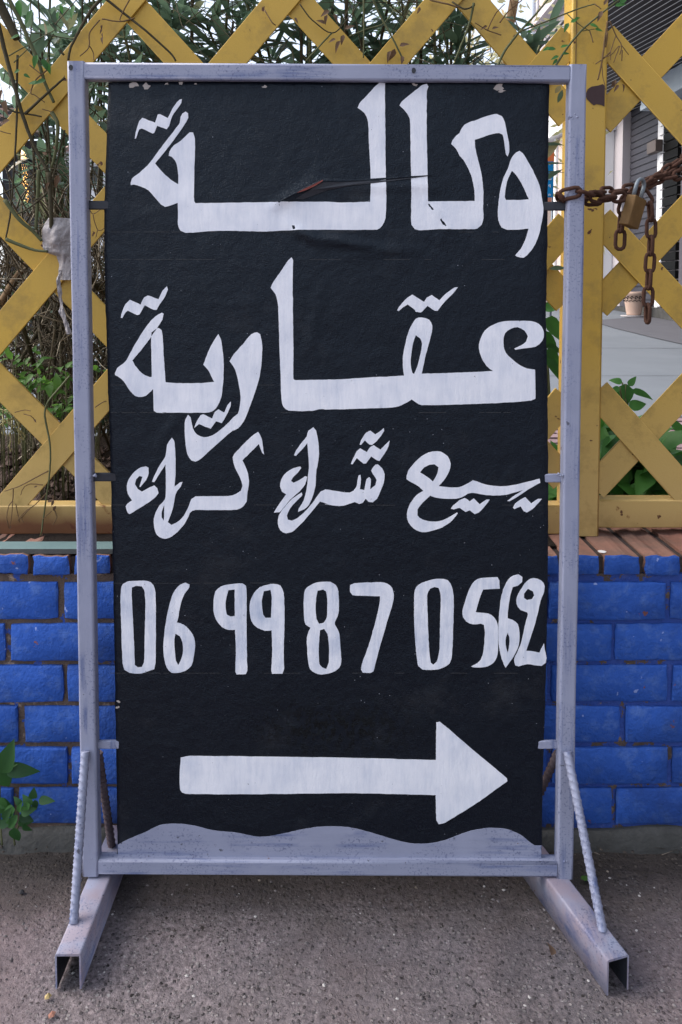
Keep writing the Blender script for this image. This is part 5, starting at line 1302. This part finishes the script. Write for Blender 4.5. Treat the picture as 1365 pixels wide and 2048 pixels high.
# torn plastic bag caught on the lattice
random.seed(89)
M['bag'] = m_plain("grimy_plastic", (0.20, 0.175, 0.175), (0.44, 0.41, 0.415), 30, 0.5, 60, 0.8, 0.006, 0.4)
bag = thing("plastic_bag", at(115, 500, YF), "torn grimy white plastic bag snagged on the lattice beside the left post", "plastic bag")
def sheet(prof, Y, seed, name):
    m = MB(); nn = 22; pr = []
    for (v0, a0, b0), (v1, a1, b1) in zip(prof, prof[1:]):
        for k in range(9): t = k/9; pr.append((v0+(v1-v0)*t, a0+(a1-a0)*t, b0+(b1-b0)*t))
    pr.append(prof[-1])
    for v, a, b in pr:
        for i in range(nn+1):
            t = i/nn; u = a + (b-a)*t; p = at(u + 2*noise.noise(Vector((v*.09, t*2, seed))), v, Y)
            w = (b-a)/pxm(Y); p.y -= (.30*w*math.sin(math.pi*t)*.6) + .010*noise.noise(Vector((u*.035, v*.02, seed))) + .006*abs(noise.noise(Vector((u*.10 + v*.03, v*.04, seed)))) + .0025*abs(noise.noise(Vector((u*.3 - v*.05, v*.14, seed)))); m.v.append(p)
    for j in range(len(pr)-1):
        for i in range(nn): q_ = j*(nn+1)+i; m.f.append([q_, q_+1, q_+nn+2, q_+nn+1]); m.m.append(0); m.sm.append(True)
    return m.build(name, M['bag'], bag)
sheet([(436,96,140),(455,87,150),(480,85,152),(495,86,150),(505,92,150),(512,112,150),(525,116,148),(560,119,146)], YF - .012, 1, "bag_bulge")
sheet([(540,118,124),(556,116,122),(575,117,125),(600,119,126),(608,121,126),(622,118,130),(640,126,136),(668,136,146)], YF - .016, 5, "bag_tail")

# pebbles bedded in the pavement
random.seed(97); pb = MB()
for i in range(4200):
    x = random.uniform(-.95, .95); y = -.72 + .80*random.random()**1.0
    pebble(pb, (x, y, .0008 + .0035*noise.noise(Vector((x*9, y*9, 0))) - .002), random.choice((.001, .001, .0014, .002, .003))*random.uniform(.7, 1.3), .5)
o = pb.build("gravel", None or m_leaf("grit", (0.05, 0.043, 0.046), (0.26, 0.235, 0.235), (0.42, 0.40, 0.39), 0.0, 0.8), stuff=True); o["label"] = "small stones bedded in the rough pavement"
# litter along the foot of the wall
lt_ = MB(); random.seed(101)
for i in range(380):
    x = random.uniform(-.9, .9); y = YW - .012 - abs(random.gauss(0, .03)); pebble(lt_, (x, y, .006 + .012*max(0, (y-.105)/.05)), random.uniform(.001, .0045), .6)
for i in range(90):
    x = random.uniform(-.9, .9); y = YW - .015 - abs(random.gauss(0, .04)); a = random.uniform(0, 3.1); l = random.uniform(.01, .04); lt_.tube([(x, y, .012), (x+l*math.cos(a), y+l*.4*math.sin(a), .012)], .0007, 3)
o = lt_.build("wall_foot_litter", m_leaf("litter", (0.03, 0.024, 0.02), (0.12, 0.10, 0.085), (0.25, 0.21, 0.17), 0, .9), stuff=True); o["label"] = "dark grit and bits of stalk along the foot of the wall"
def one(name, mb, mat, lab, cat): return tag(mb.build(name, mat), lab, cat)
p = atz(1172, 1760, .004); m = MB(); m.leaf(p + Vector((-.009, 0, .001)), (1, .25, .05), (0, 0, 1), .022, .013, .1, .15, 0, 5, 1); one("fallen_leaf", m, M['bright_s'], "small yellow-green fallen leaf right of the right post's foot", "leaf")
p = atz(1106, 1900, .006); m = MB(); m.leaf(p + Vector((-.006, -.012, .002)), (.2, 1, .3), (.8, -.3, 1), .024, .016, .4, .6, 0, 5, 1); one("dead_leaf", m, M['dead'], "curled brown dead leaf left of the right foot", "leaf")
p = atz(97, 1993, .003); m = MB(); pebble(m, p, .0065, .8); one("yellow_stone", m, m_plain("ochre_stone", (0.40, 0.30, 0.13), (0.5, 0.38, 0.18), 90), "small ochre stone just in front of the left foot", "stone")
p = atz(104, 2029, .003); m = MB(); pebble(m, p, .006, .5); one("brick_chip", m, M['terra'], "orange brick chip in front of the left foot", "brick chip")
p = atz(44, 1784, .003); m = MB(); pebble(m, p, .006, .9); one("dark_pebble", m, M['dark'], "dark crumb on the pinkish patch left of the left foot", "pebble")
p = atz(1204, 1103, ZC + .001); m = MB(); m.add([p + Vector((.0085*math.cos(k*.7)*random.uniform(.85, 1.1), .004*math.sin(k*.7)*2.2, 0)) for k in range(9)], [list(range(9))]); one("paint_drip", m, M['white'], "white paint blob on the brick wall top beside the right post", "paint blob")
